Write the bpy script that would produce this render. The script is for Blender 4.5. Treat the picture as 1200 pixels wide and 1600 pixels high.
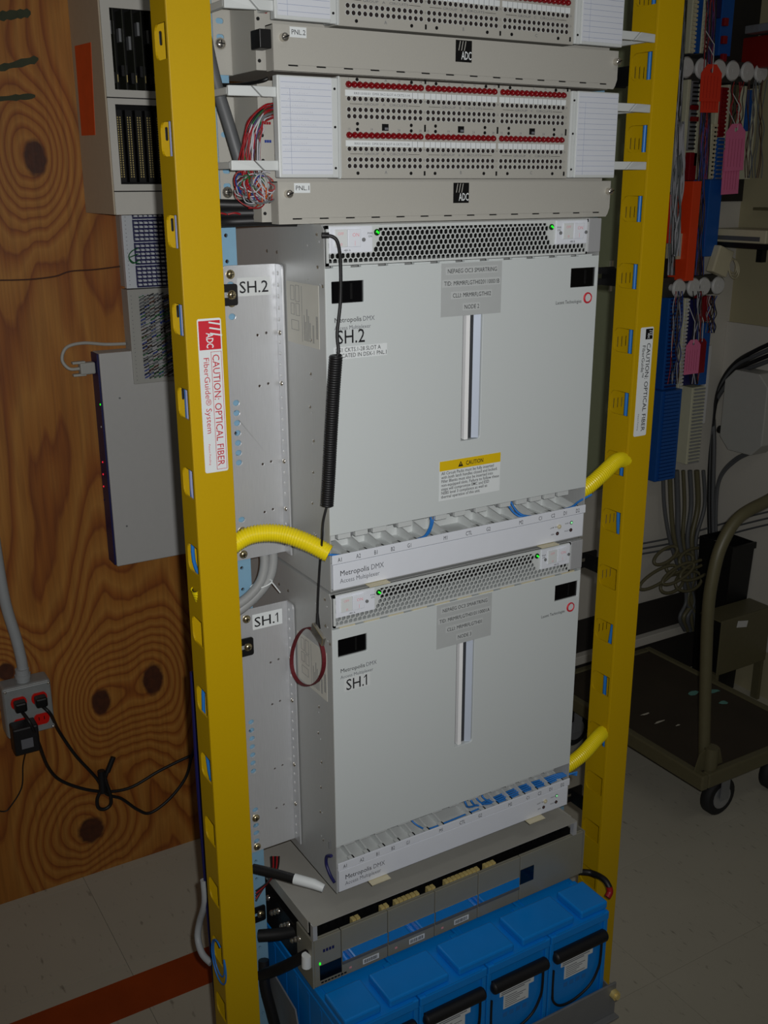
import bpy, math, random
import numpy as np
from mathutils import Vector, Matrix
from mathutils.geometry import tessellate_polygon

for o in list(bpy.data.objects):
    bpy.data.objects.remove(o)
SC = bpy.context.scene
COL = SC.collection
random.seed(7)

# ------------------------------------------------------------ camera
CAM = np.array([-0.590, -1.116, 1.551])
YAW, PITCH, ROLL, FPX = 0.5416, 0.3071, -0.0034, 1615.0
def _axes():
    cy, sy, cp, sp = math.cos(YAW), math.sin(YAW), math.cos(PITCH), math.sin(PITCH)
    f = np.array([sy*cp, cy*cp, -sp]); r = np.array([cy, -sy, 0.0]); u = np.cross(r, f)
    c, s = math.cos(ROLL), math.sin(ROLL)
    return c*r+s*u, -s*r+c*u, f
CR, CU, CF = _axes()
cd = bpy.data.cameras.new('camera')
cam = bpy.data.objects.new('camera', cd); COL.objects.link(cam)
M = Matrix.Identity(4)
for i in range(3):
    M[i][0] = CR[i]; M[i][1] = CU[i]; M[i][2] = -CF[i]; M[i][3] = CAM[i]
cam.matrix_world = M
cd.sensor_fit = 'VERTICAL'; cd.sensor_height = 32.0
cd.lens = FPX/1600*32.0
cd.clip_start = 0.02
SC.camera = cam
def P(px, py, **k):
    """direction of a photo pixel met with one plane x=, y= or z="""
    d = CR*(px-600)/FPX + CU*(800-py)/FPX + CF
    (a, v), = k.items(); i = 'xyz'.index(a)
    return Vector(CAM + d*(v-CAM[i])/d[i])

# ------------------------------------------------------------ world, lights, exposure
w = bpy.data.worlds.new('world'); SC.world = w; w.use_nodes = True
bg = w.node_tree.nodes['Background']
bg.inputs[0].default_value = (1.0, 0.96, 0.90, 1); bg.inputs[1].default_value = 0.034
# the camera's built-in flash, beside the lens
fl = bpy.data.lights.new('camera_flash', 'SPOT')
fl.energy = 45; fl.spot_size = math.radians(96); fl.spot_blend = 1.0; fl.shadow_soft_size = 0.008
fl.color = (1.0, 0.995, 0.985)
flo = bpy.data.objects.new('camera_flash', fl); COL.objects.link(flo)
MF = M.copy()
fp = CAM + CR*0.025 + CU*0.02
for i in range(3): MF[i][3] = fp[i]
# aim a little above the picture centre
tgt = Vector(CAM + CF*1.5 + CU*0.18 + CR*0.0)
flo.matrix_world = Matrix.Translation(Vector(fp)) @ (tgt-Vector(fp)).to_track_quat('-Z', 'Y').to_matrix().to_4x4()
# dim ceiling fluorescents of the room
for k, (x, y) in enumerate([(0.2, -1.3), (0.2, -3.2)]):
    al = bpy.data.lights.new('ceiling_fluorescent', 'AREA'); al.shape = 'RECTANGLE'
    al.size = 1.2; al.size_y = 0.3; al.energy = 2.2; al.color = (1.0, 0.97, 0.88)
    ao = bpy.data.objects.new('ceiling_fluorescent', al); COL.objects.link(ao); ao.location = (x, y, 2.9)
SC.view_settings.view_transform = 'Standard'; SC.view_settings.look = 'None'
SC.view_settings.exposure = 0.0; SC.view_settings.gamma = 1.0
SC.view_settings.use_curve_mapping = False

# ------------------------------------------------------------ materials
def lin(c):
    def f(v):
        v /= 255.0
        return v/12.92 if v <= 0.04045 else ((v+0.055)/1.055)**2.4
    return (f(c[0]), f(c[1]), f(c[2]), 1.0)
def mat(name, c, rough=0.5, metal=0.0, var=0.08, scale=60.0, bump=0.0, spec=0.5, emit=0.0, coat=0.0, stretch=None, alpha=1.0, trans=0.0):
    m = bpy.data.materials.new(name); m.use_nodes = True
    nt = m.node_tree; b = nt.nodes['Principled BSDF']
    b.inputs['Roughness'].default_value = rough; b.inputs['Metallic'].default_value = metal
    b.inputs['Specular IOR Level'].default_value = spec
    if coat: b.inputs['Coat Weight'].default_value = coat; b.inputs['Coat Roughness'].default_value = 0.15
    L = lin(c)
    if var > 0:
        tc = nt.nodes.new('ShaderNodeTexCoord'); mp = nt.nodes.new('ShaderNodeMapping')
        if stretch: mp.inputs['Scale'].default_value = stretch
        nz = nt.nodes.new('ShaderNodeTexNoise'); nz.inputs['Scale'].default_value = scale; nz.inputs['Detail'].default_value = 4
        mx = nt.nodes.new('ShaderNodeMix'); mx.data_type = 'RGBA'
        mx.inputs[6].default_value = tuple(max(0, v*(1-var)) for v in L[:3])+(1,)
        mx.inputs[7].default_value = tuple(min(1, v*(1+var)) for v in L[:3])+(1,)
        nt.links.new(tc.outputs['Object'], mp.inputs[0]); nt.links.new(mp.outputs[0], nz.inputs['Vector'])
        nt.links.new(nz.outputs['Fac'], mx.inputs[0]); nt.links.new(mx.outputs[2], b.inputs['Base Color'])
        if bump:
            bp = nt.nodes.new('ShaderNodeBump'); bp.inputs['Strength'].default_value = bump; bp.inputs['Distance'].default_value = 0.001
            nt.links.new(nz.outputs['Fac'], bp.inputs['Height']); nt.links.new(bp.outputs[0], b.inputs['Normal'])
    else:
        b.inputs['Base Color'].default_value = L
    if emit:
        b.inputs['Emission Color'].default_value = L; b.inputs['Emission Strength'].default_value = emit
    if trans:
        b.inputs['Transmission Weight'].default_value = trans
    return m
MT = {}
def dm(n, *a, **k): MT[n] = mat(n, *a, **k)
dm('door_grey', (205, 211, 211), 0.5, var=0.03, scale=900, bump=0.12)
dm('tape_faint', (194, 198, 198), 0.35, var=0)
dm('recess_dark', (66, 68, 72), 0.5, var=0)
dm('strip_white', (226, 230, 238), 0.42, var=0.02)
dm('panel_grey', (176, 174, 166), 0.55, var=0.03, scale=700, bump=0.1)
dm('plastic_grey', (205, 209, 208), 0.42, var=0.02)
dm('paper', (214, 218, 226), 0.7, var=0.02)
dm('ink', (24, 24, 28), 0.6, var=0)
dm('grey_ink', (110, 112, 118), 0.6, var=0)
dm('pencil', (186, 188, 196), 0.7, var=0)
dm('rule_blue', (150, 160, 185), 0.7, var=0)
dm('red_ink', (196, 52, 62), 0.6, var=0)
dm('pink_ink', (226, 150, 158), 0.6, var=0)
dm('tape_grey', (182, 186, 186), 0.35, var=0.03)
dm('tape_clear', (216, 220, 220), 0.3, var=0)
dm('alu', (212, 214, 217), 0.38, metal=0.5, var=0.10, scale=40, stretch=(30, 1, 1), bump=0.06)
dm('alu_side', (186, 188, 187), 0.42, metal=0.25, var=0.10, scale=40, stretch=(1, 30, 1), bump=0.05)
dm('steel_bright', (215, 210, 200), 0.22, metal=0.9, var=0.05)
dm('screw', (205, 190, 150), 0.25, metal=0.95, var=0.05)
dm('handle_sheen', (250, 251, 252), 0.3, metal=0.0, var=0.03)  # the bar's metal highlight is put into this near-white colour
dm('handle_pale', (206, 216, 232), 0.35, metal=0.2, var=0.02)
dm('black', (12, 12, 13), 0.45, var=0)
dm('black_matte', (7, 7, 7), 0.85, var=0)
dm('black_glass', (8, 8, 10), 0.12, var=0)
dm('black_rubber', (22, 22, 24), 0.5, var=0.1)
dm('jack_hole', (34, 24, 22), 0.8, var=0)
dm('lamp_red', (122, 5, 13), 0.25, var=0.1)
dm('yellow_duct', (194, 158, 0), 0.45, var=0.03, scale=300, bump=0.05, spec=0.35)
dm('yellow_hose', (238, 216, 20), 0.35, var=0.04)
dm('rack_blue', (128, 170, 196), 0.5, var=0.05)
dm('fibre_blue', (42, 120, 200), 0.4, var=0.05)
dm('cable_pale', (150, 158, 196), 0.45, var=0.03)
dm('cable_grey', (150, 152, 152), 0.5, var=0.05)
dm('cable_dark', (88, 90, 92), 0.5, var=0.05)
dm('led_green', (30, 255, 40), 0.3, var=0, emit=1.2)
dm('led_dim', (150, 240, 170), 0.3, var=0, emit=0.35)
dm('led_red', (255, 40, 60), 0.3, var=0, emit=0.8)
dm('led_off', (70, 40, 40), 0.3, var=0)
dm('caution_yellow', (226, 190, 12), 0.5, var=0.02)
dm('label_white', (226, 231, 232), 0.5, var=0.02)
dm('label_cream', (206, 205, 196), 0.55, var=0.03)
dm('logo_red', (206, 36, 52), 0.5, var=0)
dm('strap_red', (96, 12, 24), 0.7, var=0.15, scale=300)
dm('battery_blue', (8, 132, 222), 0.3, var=0.06, scale=30, bump=0.05)
dm('power_grey', (148, 146, 132), 0.4, metal=0.25, var=0.04)
dm('mirror_steel', (236, 240, 244), 0.06, metal=1.0, var=0.03)
dm('brass', (236, 214, 140), 0.35, metal=0.3, var=0.1)
dm('tray_grey', (136, 138, 140), 0.5, metal=0.3, var=0.08)
dm('baffle_grey', (176, 175, 168), 0.5, metal=0.15, var=0.04)
dm('beige', (196, 182, 158), 0.6, var=0.05)
dm('cab_white', (212, 210, 202), 0.5, var=0.03)
dm('orange_tape', (232, 84, 18), 0.55, var=0.15, scale=30)
dm('red_tape', (158, 62, 8), 0.5, var=0.35, scale=9, coat=0.2)
dm('green_mark', (60, 66, 46), 0.8, var=0.3)
dm('block_white', (214, 220, 226), 0.45, var=0.03)
dm('block_grey', (176, 176, 170), 0.5, var=0.04)
dm('ksu_grey', (196, 196, 194), 0.5, var=0.03)
dm('navy', (26, 26, 84), 0.45, var=0.05)
dm('outlet_grey', (158, 162, 162), 0.5, metal=0.3, var=0.12)
dm('outlet_red', (214, 22, 10), 0.4, var=0.05)
dm('conduit_grey', (168, 172, 174), 0.5, metal=0.0, var=0.06)
dm('wall_white', (196, 192, 182), 0.8, var=0.06, scale=8)
dm('wall_beige', (164, 156, 124), 0.8, var=0.06, scale=6)
dm('olive', (132, 138, 110), 0.5, var=0.04)
dm('lit_hole_white', (226, 228, 230), 0.3, metal=0.3, var=0)  # near-white standing for light seen through the bracket holes
dm('olive_dark', (96, 91, 66), 0.45, var=0.1)
dm('deck_brown', (52, 44, 32), 0.7, var=0.35, scale=9)
dm('scuff_teal', (96, 150, 140), 0.7, var=0.4)
dm('scuff_white', (190, 186, 170), 0.7, var=0.2)
dm('tyre', (24, 24, 26), 0.7, var=0.1)
dm('idc_blue', (16, 82, 160), 0.45, var=0.1)
dm('idc_cream', (206, 204, 176), 0.55, var=0.06)
dm('dark_red', (132, 10, 24), 0.45, var=0.1)
dm('tag_red', (240, 62, 38), 0.5, var=0.06)
dm('tag_orange', (238, 70, 26), 0.4, var=0.05)
dm('tag_pink', (236, 122, 166), 0.5, var=0.05)
dm('knob_white', (206, 206, 204), 0.45, var=0.04)
dm('cream_plastic', (204, 196, 166), 0.45, var=0.05)
dm('silver', (170, 172, 176), 0.35, metal=0.6, var=0.2)
for n, c in (('red', (176, 24, 34)), ('white', (214, 214, 220)), ('blue', (40, 70, 170)), ('orange', (220, 104, 20)), ('green', (30, 120, 60)), ('violet', (80, 44, 120)), ('brown', (92, 56, 40)), ('slate', (120, 126, 130)), ('yellow', (206, 180, 50)), ('black', (20, 20, 20))):
    dm('wire_'+n, tuple(int(v*0.85) for v in c), 0.45, var=0.03)

# ------------------------------------------------------------ mesh builder
class B:
    def __init__(s): s.v = []; s.f = []; s.mi = []; s.sm = []
    def add(s, vs, fs, mi=0, sm=False):
        o = len(s.v); s.v += [tuple(x) for x in vs]
        for f in fs: s.f.append(tuple(o+i for i in f)); s.mi.append(mi); s.sm.append(sm)
    def box(s, x0, x1, y0, y1, z0, z1, mi=0):
        vs = [(x, y, z) for z in (z0, z1) for y in (y0, y1) for x in (x0, x1)]
        s.add(vs, [(0, 2, 3, 1), (4, 5, 7, 6), (0, 1, 5, 4), (2, 6, 7, 3), (0, 4, 6, 2), (1, 3, 7, 5)], mi); return s
    def obox(s, c, ax, ay, az, mi=0):
        c, ax, ay, az = Vector(c), Vector(ax), Vector(ay), Vector(az)
        vs = [c+ax*i+ay*j+az*k for k in (-1, 1) for j in (-1, 1) for i in (-1, 1)]
        s.add(vs, [(0, 2, 3, 1), (4, 5, 7, 6), (0, 1, 5, 4), (2, 6, 7, 3), (0, 4, 6, 2), (1, 3, 7, 5)], mi); return s
    def tube(s, pts, r, n=8, mi=0, cap=True, smooth=True, rf=None):
        pts = [Vector(p) for p in pts]
        N = len(pts); t0 = (pts[1]-pts[0]).normalized()
        ref = Vector((0, 0, 1)) if abs(t0.z) < 0.9 else Vector((1, 0, 0))
        u = t0.cross(ref).normalized(); vs = []
        for i, p in enumerate(pts):
            t = (pts[min(i+1, N-1)]-pts[max(i-1, 0)]).normalized()
            u = (u-t*u.dot(t)).normalized(); w2 = t.cross(u)
            rr = rf(i/(N-1)) if rf else (r[i] if isinstance(r, (list, tuple)) else r)
            for k in range(n):
                a = 2*math.pi*k/n
                vs.append(p+(u*math.cos(a)+w2*math.sin(a))*rr)
        fs = [(i*n+k, i*n+(k+1) % n, (i+1)*n+(k+1) % n, (i+1)*n+k) for i in range(N-1) for k in range(n)]
        s.add(vs, fs, mi, smooth)
        if cap:
            s.add(vs[:n], [tuple(range(n))[::-1]], mi); s.add(vs[-n:], [tuple(range(n))], mi)
        return s
    def cyl(s, a, b, r, n=12, mi=0, r2=None):
        return s.tube([a, b], [r, r if r2 is None else r2], n, mi)
    def dome(s, c, nrm, r, h, n=8, m=3, mi=0):
        c, nz = Vector(c), Vector(nrm).normalized()
        ref = Vector((0, 0, 1)) if abs(nz.z) < 0.9 else Vector((1, 0, 0))
        u = nz.cross(ref).normalized(); w2 = nz.cross(u); vs = []
        for i in range(m):
            a = math.pi/2*i/m
            for k in range(n):
                t = 2*math.pi*k/n
                vs.append(c+(u*math.cos(t)+w2*math.sin(t))*r*math.cos(a)+nz*h*math.sin(a))
        vs.append(c+nz*h)
        fs = [(i*n+k, i*n+(k+1) % n, (i+1)*n+(k+1) % n, (i+1)*n+k) for i in range(m-1) for k in range(n)]
        fs += [((m-1)*n+k, (m-1)*n+(k+1) % n, m*n) for k in range(n)]
        s.add(vs, fs, mi, True); return s
    def plate(s, o, r, u, outline, holes=(), t=0.002, mi=0):
        """flat plate with real holes; o origin, r/u in-plane axes, thickness t along -n (n = r x u)"""
        o, r, u = Vector(o), Vector(r), Vector(u); n = r.cross(u).normalized()
        loops = [[Vector((a, b, 0)) for a, b in outline]]+[[Vector((a, b, 0)) for a, b in h] for h in holes]
        flat = [p for l in loops for p in l]
        tris = tessellate_polygon(loops)
        N = len(flat)
        vs = [o+r*p.x+u*p.y for p in flat]+[o+r*p.x+u*p.y-n*t for p in flat]
        fs = []
        for a, b, c in tris:
            ar = (flat[b]-flat[a]).cross(flat[c]-flat[a]).z
            if ar < 0: a, c = c, a
            fs.append((a, b, c)); fs.append((c+N, b+N, a+N))
        k = 0
        for li, l in enumerate(loops):
            m = len(l); ar = sum(l[i].x*l[(i+1) % m].y-l[(i+1) % m].x*l[i].y for i in range(m))
            ccw = ar > 0
            for i in range(m):
                a, b = k+i, k+(i+1) % m
                q = (a, a+N, b+N, b)
                fs.append(q if (ccw == (li == 0)) else q[::-1])
            k += m
        s.add(vs, fs, mi); return s
    def build(s, name, mats, parent=None, bev=0, seg=2):
        me = bpy.data.meshes.new(name); me.from_pydata(s.v, [], s.f)
        if not isinstance(mats, (list, tuple)): mats = [mats]
        for m in mats: me.materials.append(MT[m] if isinstance(m, str) else m)
        me.polygons.foreach_set('material_index', s.mi); me.polygons.foreach_set('use_smooth', s.sm)
        me.update()
        o = bpy.data.objects.new(name, me); COL.objects.link(o)
        if bev:
            md = o.modifiers.new('bevel', 'BEVEL'); md.width = bev; md.segments = seg; md.limit_method = 'ANGLE'; md.angle_limit = 0.7
        if parent is not None: adopt(o, parent)
        return o
def wloc(o):
    v = Vector(o.location)
    while o.parent: o = o.parent; v = v+Vector(o.location)
    return v
def adopt(o, parent):
    o.parent = parent
    o.location = Vector(o.location)-wloc(parent)
def thing(name, label, cat, loc=(0, 0, 0), group=None):
    o = bpy.data.objects.new(name, None); COL.objects.link(o); o.location = loc; o.empty_display_size = 0.05
    return tag(o, label, cat, group)
def tag(o, label=None, cat=None, group=None, kind=None):
    if label: o['label'] = label
    if cat: o['category'] = cat
    if group: o['group'] = group
    if kind: o['kind'] = kind
    return o
def rrect(x0, x1, y0, y1, r, n=4, which=(1, 1, 1, 1)):
    """ccw outline; which = bl, br, tr, tl rounded"""
    pts = []
    for (cx, cy, a0, on) in ((x0+r, y0+r, 180, which[0]), (x1-r, y0+r, 270, which[1]), (x1-r, y1-r, 0, which[2]), (x0+r, y1-r, 90, which[3])):
        if on:
            for i in range(n+1):
                a = math.radians(a0+90*i/n); pts.append((cx+r*math.cos(a), cy+r*math.sin(a)))
        else:
            pts.append((cx+(r if a0 in (270, 0) else -r), cy+(r if a0 in (0, 90) else -r)))
    return pts
def circ(x, y, r, n=10, ry=None):
    return [(x+r*math.cos(2*math.pi*i/n), y+(ry or r)*math.sin(2*math.pi*i/n)) for i in range(n)]
def spline(pts, n=8):
    pts = [Vector(p) for p in pts]; out = []
    for i in range(len(pts)-1):
        p0, p1, p2, p3 = pts[max(i-1, 0)], pts[i], pts[i+1], pts[min(i+2, len(pts)-1)]
        for k in range(n):
            t = k/n
            out.append(0.5*((2*p1)+(p2-p0)*t+(2*p0-5*p1+4*p2-p3)*t*t+(3*p1-p0-3*p2+p3)*t**3))
    return out+[pts[-1]]
FRONT = (Vector((1, 0, 0)), Vector((0, 0, 1)))           # faces -Y
LEFT = (Vector((0, -1, 0)), Vector((0, 0, 1)))           # faces -X
DOWNR = (Vector((0, 0, -1)), Vector((1, 0, 0)))          # faces -Y, reads downwards
def text(body, o, size, m, parent, fr=FRONT, width=None, align='LEFT', bold=0.0, name='lettering', lift=0.0004, sx=1.0, space=1.0):
    cu = bpy.data.curves.new('t', 'FONT'); cu.body = body; cu.size = 1.0; cu.resolution_u = 2
    cu.align_x = align; cu.offset = bold; cu.space_character = space
    ob = bpy.data.objects.new('t', cu); COL.objects.link(ob)
    bpy.context.view_layer.update()
    me = bpy.data.meshes.new_from_object(ob.evaluated_get(bpy.context.evaluated_depsgraph_get()))
    bpy.data.objects.remove(ob); bpy.data.curves.remove(cu)
    n = len(me.vertices); co = np.empty(n*3); me.vertices.foreach_get('co', co); co = co.reshape(-1, 3)
    k = size/0.69
    if width: sx = width/max(1e-6, (co[:, 0].max()-co[:, 0].min())*k)
    r, u = np.array(fr[0]), np.array(fr[1]); nn = np.cross(r, u)
    W = np.array(o)+np.outer(co[:, 0]*k*sx, r)+np.outer(co[:, 1]*k, u)+nn*lift
    me.vertices.foreach_set('co', W.ravel()); me.materials.clear(); me.materials.append(MT[m]); me.update()
    me.name = name
    ob = bpy.data.objects.new(name, me); COL.objects.link(ob)
    adopt(ob, parent); return ob
def text1(body, o, size, m, parent, width, **k):
    # large lettering ending in a sans-serif figure one
    w1 = width*0.86
    text(body, o, size, m, parent, width=w1, **k)
    b = B(); x, y, z = o; s_ = size; xr = x+width*1.04; t = s_*0.105
    b.box(xr-t, xr, y-0.0004, y, z, z+s_)
    b.add([(xr-t, y-0.0004, z+s_), (xr-t-s_*0.20, y-0.0004, z+s_*0.80), (xr-t-s_*0.20, y-0.0004, z+s_*0.70), (xr-t, y-0.0004, z+s_*0.86)], [(0, 1, 2, 3)])
    return b.build('lettering', m, parent)
def sticker(name, x0, x1, y, z0, z1, m, parent, t=0.0003):
    return B().box(x0, x1, y-t, y, z0, z1).build(name, m, parent)
def screw(parent, c, nrm, r=0.0055, m='screw', name='screw'):
    c, n = Vector(c), Vector(nrm).normalized(); b = B()
    b.cyl(c, c+n*0.001, r*1.15, 12); b.dome(c+n*0.001, n, r, r*0.55, 12, 3)
    ref = Vector((0, 0, 1)); s_ = n.cross(ref).normalized(); q = c+n*(0.001+r*0.5)
    b.obox(q, s_*r*0.62, ref*r*0.1, n*r*0.09, 1); b.obox(q, ref*r*0.62, s_*r*0.1, n*r*0.09, 1)
    return b.build(name, [m, 'black'], parent)
# ------------------------------------------------------------ plywood material (contours of a height field, with knots)
def plywood():
    m = bpy.data.materials.new('plywood'); m.use_nodes = True; nt = m.node_tree; b = nt.nodes['Principled BSDF']
    N, Lk = nt.nodes.new, nt.links.new
    def val(x): return x
    def op(o, a, c=None, d=None):
        n = N('ShaderNodeMath'); n.operation = o
        for i, x in enumerate((a, c, d)):
            if x is None: continue
            if isinstance(x, (int, float)): n.inputs[i].default_value = x
            else: Lk(x, n.inputs[i])
        return n.outputs[0]
    tc = N('ShaderNodeTexCoord'); sp = N('ShaderNodeSeparateXYZ'); Lk(tc.outputs['Object'], sp.inputs[0])
    X, Z = sp.outputs[0], sp.outputs[2]
    def noise(sx, sz, det=2.0, sc=1.0):
        mp = N('ShaderNodeMapping'); mp.inputs['Scale'].default_value = (sx, 1, sz); Lk(tc.outputs['Object'], mp.inputs[0])
        n = N('ShaderNodeTexNoise'); n.inputs['Scale'].default_value = sc; n.inputs['Detail'].default_value = det
        Lk(mp.outputs[0], n.inputs['Vector']); return n.outputs['Fac']
    field = op('ADD', op('MULTIPLY', noise(3.2, 1.1, 1.5), 2.6), op('MULTIPLY', noise(16, 3.0, 2), 0.22))
    dark = None
    kp = [P(x_, y_, y=1.014) for x_, y_ in ((55, 247), (158, 1097), (239, 1062), (143, 1297), (10, 1050))]
    knots = [(kp[0].x, kp[0].z, .022, .034), (kp[1].x, kp[1].z, .022, .034), (kp[2].x, kp[2].z, .025, .040), (kp[3].x, kp[3].z, .031, .034), (kp[4].x, kp[4].z, .018, .022),
             (-0.42, 1.25, .02, .03), (0.45, 1.0, .02, .03), (-0.7, .8, .022, .03), (-0.62, 1.75, .02, .03), (0.8, 0.5, .02, .03)]
    for kx, kz, rx, rz in knots:
        dx = op('DIVIDE', op('SUBTRACT', X, kx), rx); dz = op('DIVIDE', op('SUBTRACT', Z, kz), rz)
        d2 = op('ADD', op('MULTIPLY', dx, dx), op('MULTIPLY', dz, dz))
        field = op('ADD', field, op('MULTIPLY', op('POWER', 2.718, op('MULTIPLY', d2, -0.085)), 1.15))
        wob = op('ADD', op('POWER', d2, 0.5), op('MULTIPLY', noise(60, 60, 2), 0.35))
        kk = N('ShaderNodeMapRange'); kk.inputs[1].default_value = 1.0; kk.inputs[2].default_value = 1.28; kk.inputs[3].default_value = 1; kk.inputs[4].default_value = 0
        Lk(wob, kk.inputs[0])
        dark = kk.outputs[0] if dark is None else op('MAXIMUM', dark, kk.outputs[0])
    ring = op('FRACT', op('MULTIPLY', field, 6.5))
    cr = N('ShaderNodeValToRGB'); Lk(ring, cr.inputs[0])
    e = cr.color_ramp.elements
    e[0].position = 0.0; e[0].color = lin((166, 104, 34)); e[1].position = 1.0; e[1].color = lin((162, 100, 33))
    a = e.new(0.45); a.color = lin((180, 122, 50)); a = e.new(0.78); a.color = lin((156, 90, 26)); a = e.new(0.92); a.color = lin((136, 72, 18))
    fine = N('ShaderNodeMix'); fine.data_type = 'RGBA'; fine.blend_type = 'MULTIPLY'; fine.inputs[0].default_value = 0.35
    Lk(cr.outputs[0], fine.inputs[6])
    fr = N('ShaderNodeValToRGB'); fr.color_ramp.elements[0].color = (.45, .42, .38, 1); fr.color_ramp.elements[1].color = (1, 1, 1, 1)
    fr.color_ramp.elements[0].position = .35; fr.color_ramp.elements[1].position = .6
    Lk(noise(140, 5, 4), fr.inputs[0]); Lk(fr.outputs[0], fine.inputs[7])
    kc = N('ShaderNodeMix'); kc.data_type = 'RGBA'; Lk(dark, kc.inputs[0]); Lk(fine.outputs[2], kc.inputs[6])
    kn = N('ShaderNodeValToRGB'); kn.color_ramp.elements[0].color = lin((40, 16, 5)); kn.color_ramp.elements[1].color = lin((92, 44, 14))
    Lk(noise(70, 70, 3), kn.inputs[0]); Lk(kn.outputs[0], kc.inputs[7])
    Lk(kc.outputs[2], b.inputs['Base Color']); b.inputs['Roughness'].default_value = 0.6
    bp = N('ShaderNodeBump'); bp.inputs['Strength'].default_value = 0.15; bp.inputs['Distance'].default_value = 0.001
    Lk(fr.outputs[0], bp.inputs['Height']); Lk(bp.outputs[0], b.inputs['Normal'])
    return m
MT['plywood'] = plywood()
def floor_mat():
    m = mat('vinyl_tile', (190, 186, 170), 0.38, var=0.06, scale=5)
    nt = m.node_tree; b = nt.nodes['Principled BSDF']; N, Lk = nt.nodes.new, nt.links.new
    src = b.inputs['Base Color'].links[0].from_socket
    tc = N('ShaderNodeTexCoord'); mp = N('ShaderNodeMapping'); mp.inputs['Scale'].default_value = (95, 30, 1); mp.inputs['Rotation'].default_value = (0, 0, 0.5)
    gm = N('ShaderNodeNewGeometry'); Lk(gm.outputs['Position'], mp.inputs[0])
    n = N('ShaderNodeTexNoise'); n.inputs['Scale'].default_value = 1.0; n.inputs['Detail'].default_value = 3; Lk(mp.outputs[0], n.inputs['Vector'])
    cr = N('ShaderNodeValToRGB'); cr.color_ramp.elements[0].position = .24; cr.color_ramp.elements[1].position = .36
    cr.color_ramp.elements[0].color = (.45, .43, .42, 1); cr.color_ramp.elements[1].color = (1, 1, 1, 1)
    mx = N('ShaderNodeMix'); mx.data_type = 'RGBA'; mx.blend_type = 'MULTIPLY'; mx.inputs[0].default_value = 0.8
    Lk(n.outputs['Fac'], cr.inputs[0]); Lk(src, mx.inputs[6]); Lk(cr.outputs[0], mx.inputs[7]); Lk(mx.outputs[2], b.inputs['Base Color'])
    return m
MT['vinyl_tile'] = floor_mat()
dm('grout', (96, 90, 78), 0.8, var=0.1)

# ------------------------------------------------------------ the setting
YW, XR = 1.062, 1.95          # back wall and right wall
YP = 1.014                    # face of the plywood on the back wall
floor = tag(B().box(-2.2, XR+0.1, -2.2, YW+0.1, -0.12, -0.003).build('floor', 'grout'), kind='structure')
T = 0.3048
tb = B(); tb.box(0.0004, T-0.0004, 0.0004, T-0.0004, -0.003, 0.0)
tile0 = tb.build('floor_tile', 'vinyl_tile')
tx0, ty0 = -0.138-4*T, YW-0.073+0.0-7*T
i0 = 0
for i in range(11):
    for j in range(8):
        x, y = tx0+i*T, ty0+j*T
        if x+T > XR+0.02 or y+T > YW+0.02: pass
        o = tile0 if i0 == 0 else tile0.copy()
        if i0: COL.objects.link(o)
        i0 += 1
        o.parent = floor; o.location = (x, y, 0)
wb = tag(B().box(-2.2, XR+0.1, YW, YW+0.1, 0, 2.6).build('wall_back', 'wall_white'), kind='structure')
wr = tag(B().box(XR, XR+0.1, -2.2, YW, 0, 2.6).build('wall_right', 'wall_beige'), kind='structure')
# plywood backboard sheets nailed on the back wall
ply = tag(B().box(-1.02, 0.200, YP, YW-0.002, 0.0, 2.44).build('plywood_sheet', 'plywood'), 'knotty plywood backboard sheet holding cabinet, wiring blocks and outlet box', 'plywood')
ply2 = tag(B().box(0.203, 1.12, YP, YW-0.002, 0.0, 2.44).build('plywood_sheet', 'plywood'), 'plywood backboard sheet hidden largely behind the equipment rack', 'plywood')
for k, (px0, py0, px1, py1, hw) in enumerate([(-6, 26, 48, 20, .010), (-6, 108, 60, 92, .007), (-6, 155, 55, 150, .006)]):
    a, c = P(px0, py0, y=YP), P(px1, py1, y=YP); b = B(); n = 10; vs = []
    for i in range(n+1):
        q = a.lerp(c, i/n); h = hw*(0.6+0.5*random.random())*(0.4 if i in (0, n) else 1)
        vs += [(q.x, YP-0.0003, q.z-h), (q.x, YP-0.0003, q.z+h)]
    b.add(vs, [(2*i, 2*i+2, 2*i+3, 2*i+1) for i in range(n)])
    o = b.build('paint_mark', 'green_mark', ply)
# white board lower on the right wall, its cap rail, and a white baseboard on the back wall
zt = P(1125, 501, x=XR-0.012).z
bd = tag(B().box(XR-0.012, XR, -2.2, YW, 0.16, zt).build('trim_1', 'wall_white', bev=0.001), kind='structure')
dk = tag(B().box(1.12, XR-0.012, YW-0.004, YW, 0.0, 0.285).build('trim_2', mat('dark_wall_band', (40, 36, 32), .7)), kind='structure')  # dark band along the foot of the back wall
bs = tag(B().box(1.12, XR-0.012, YW-0.03, YW-0.004, 0.15, 0.178).build('trim_3', 'wall_white', bev=0.002), kind='structure')
# red tape stripe across the tiles
q = [P(-60, 1630, z=0), P(314, 1486, z=0), P(327, 1540, z=0), P(60, 1640, z=0)]
ys0, ys1 = 0.541, 0.642
b = B(); b.box(-1.3, 0.78, ys0, ys1, 0.0, 0.0006)
tag(b.build('floor_tape', 'red_tape'), 'dark red tape stripe stuck on floor tiles behind the rack', 'tape')

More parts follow.
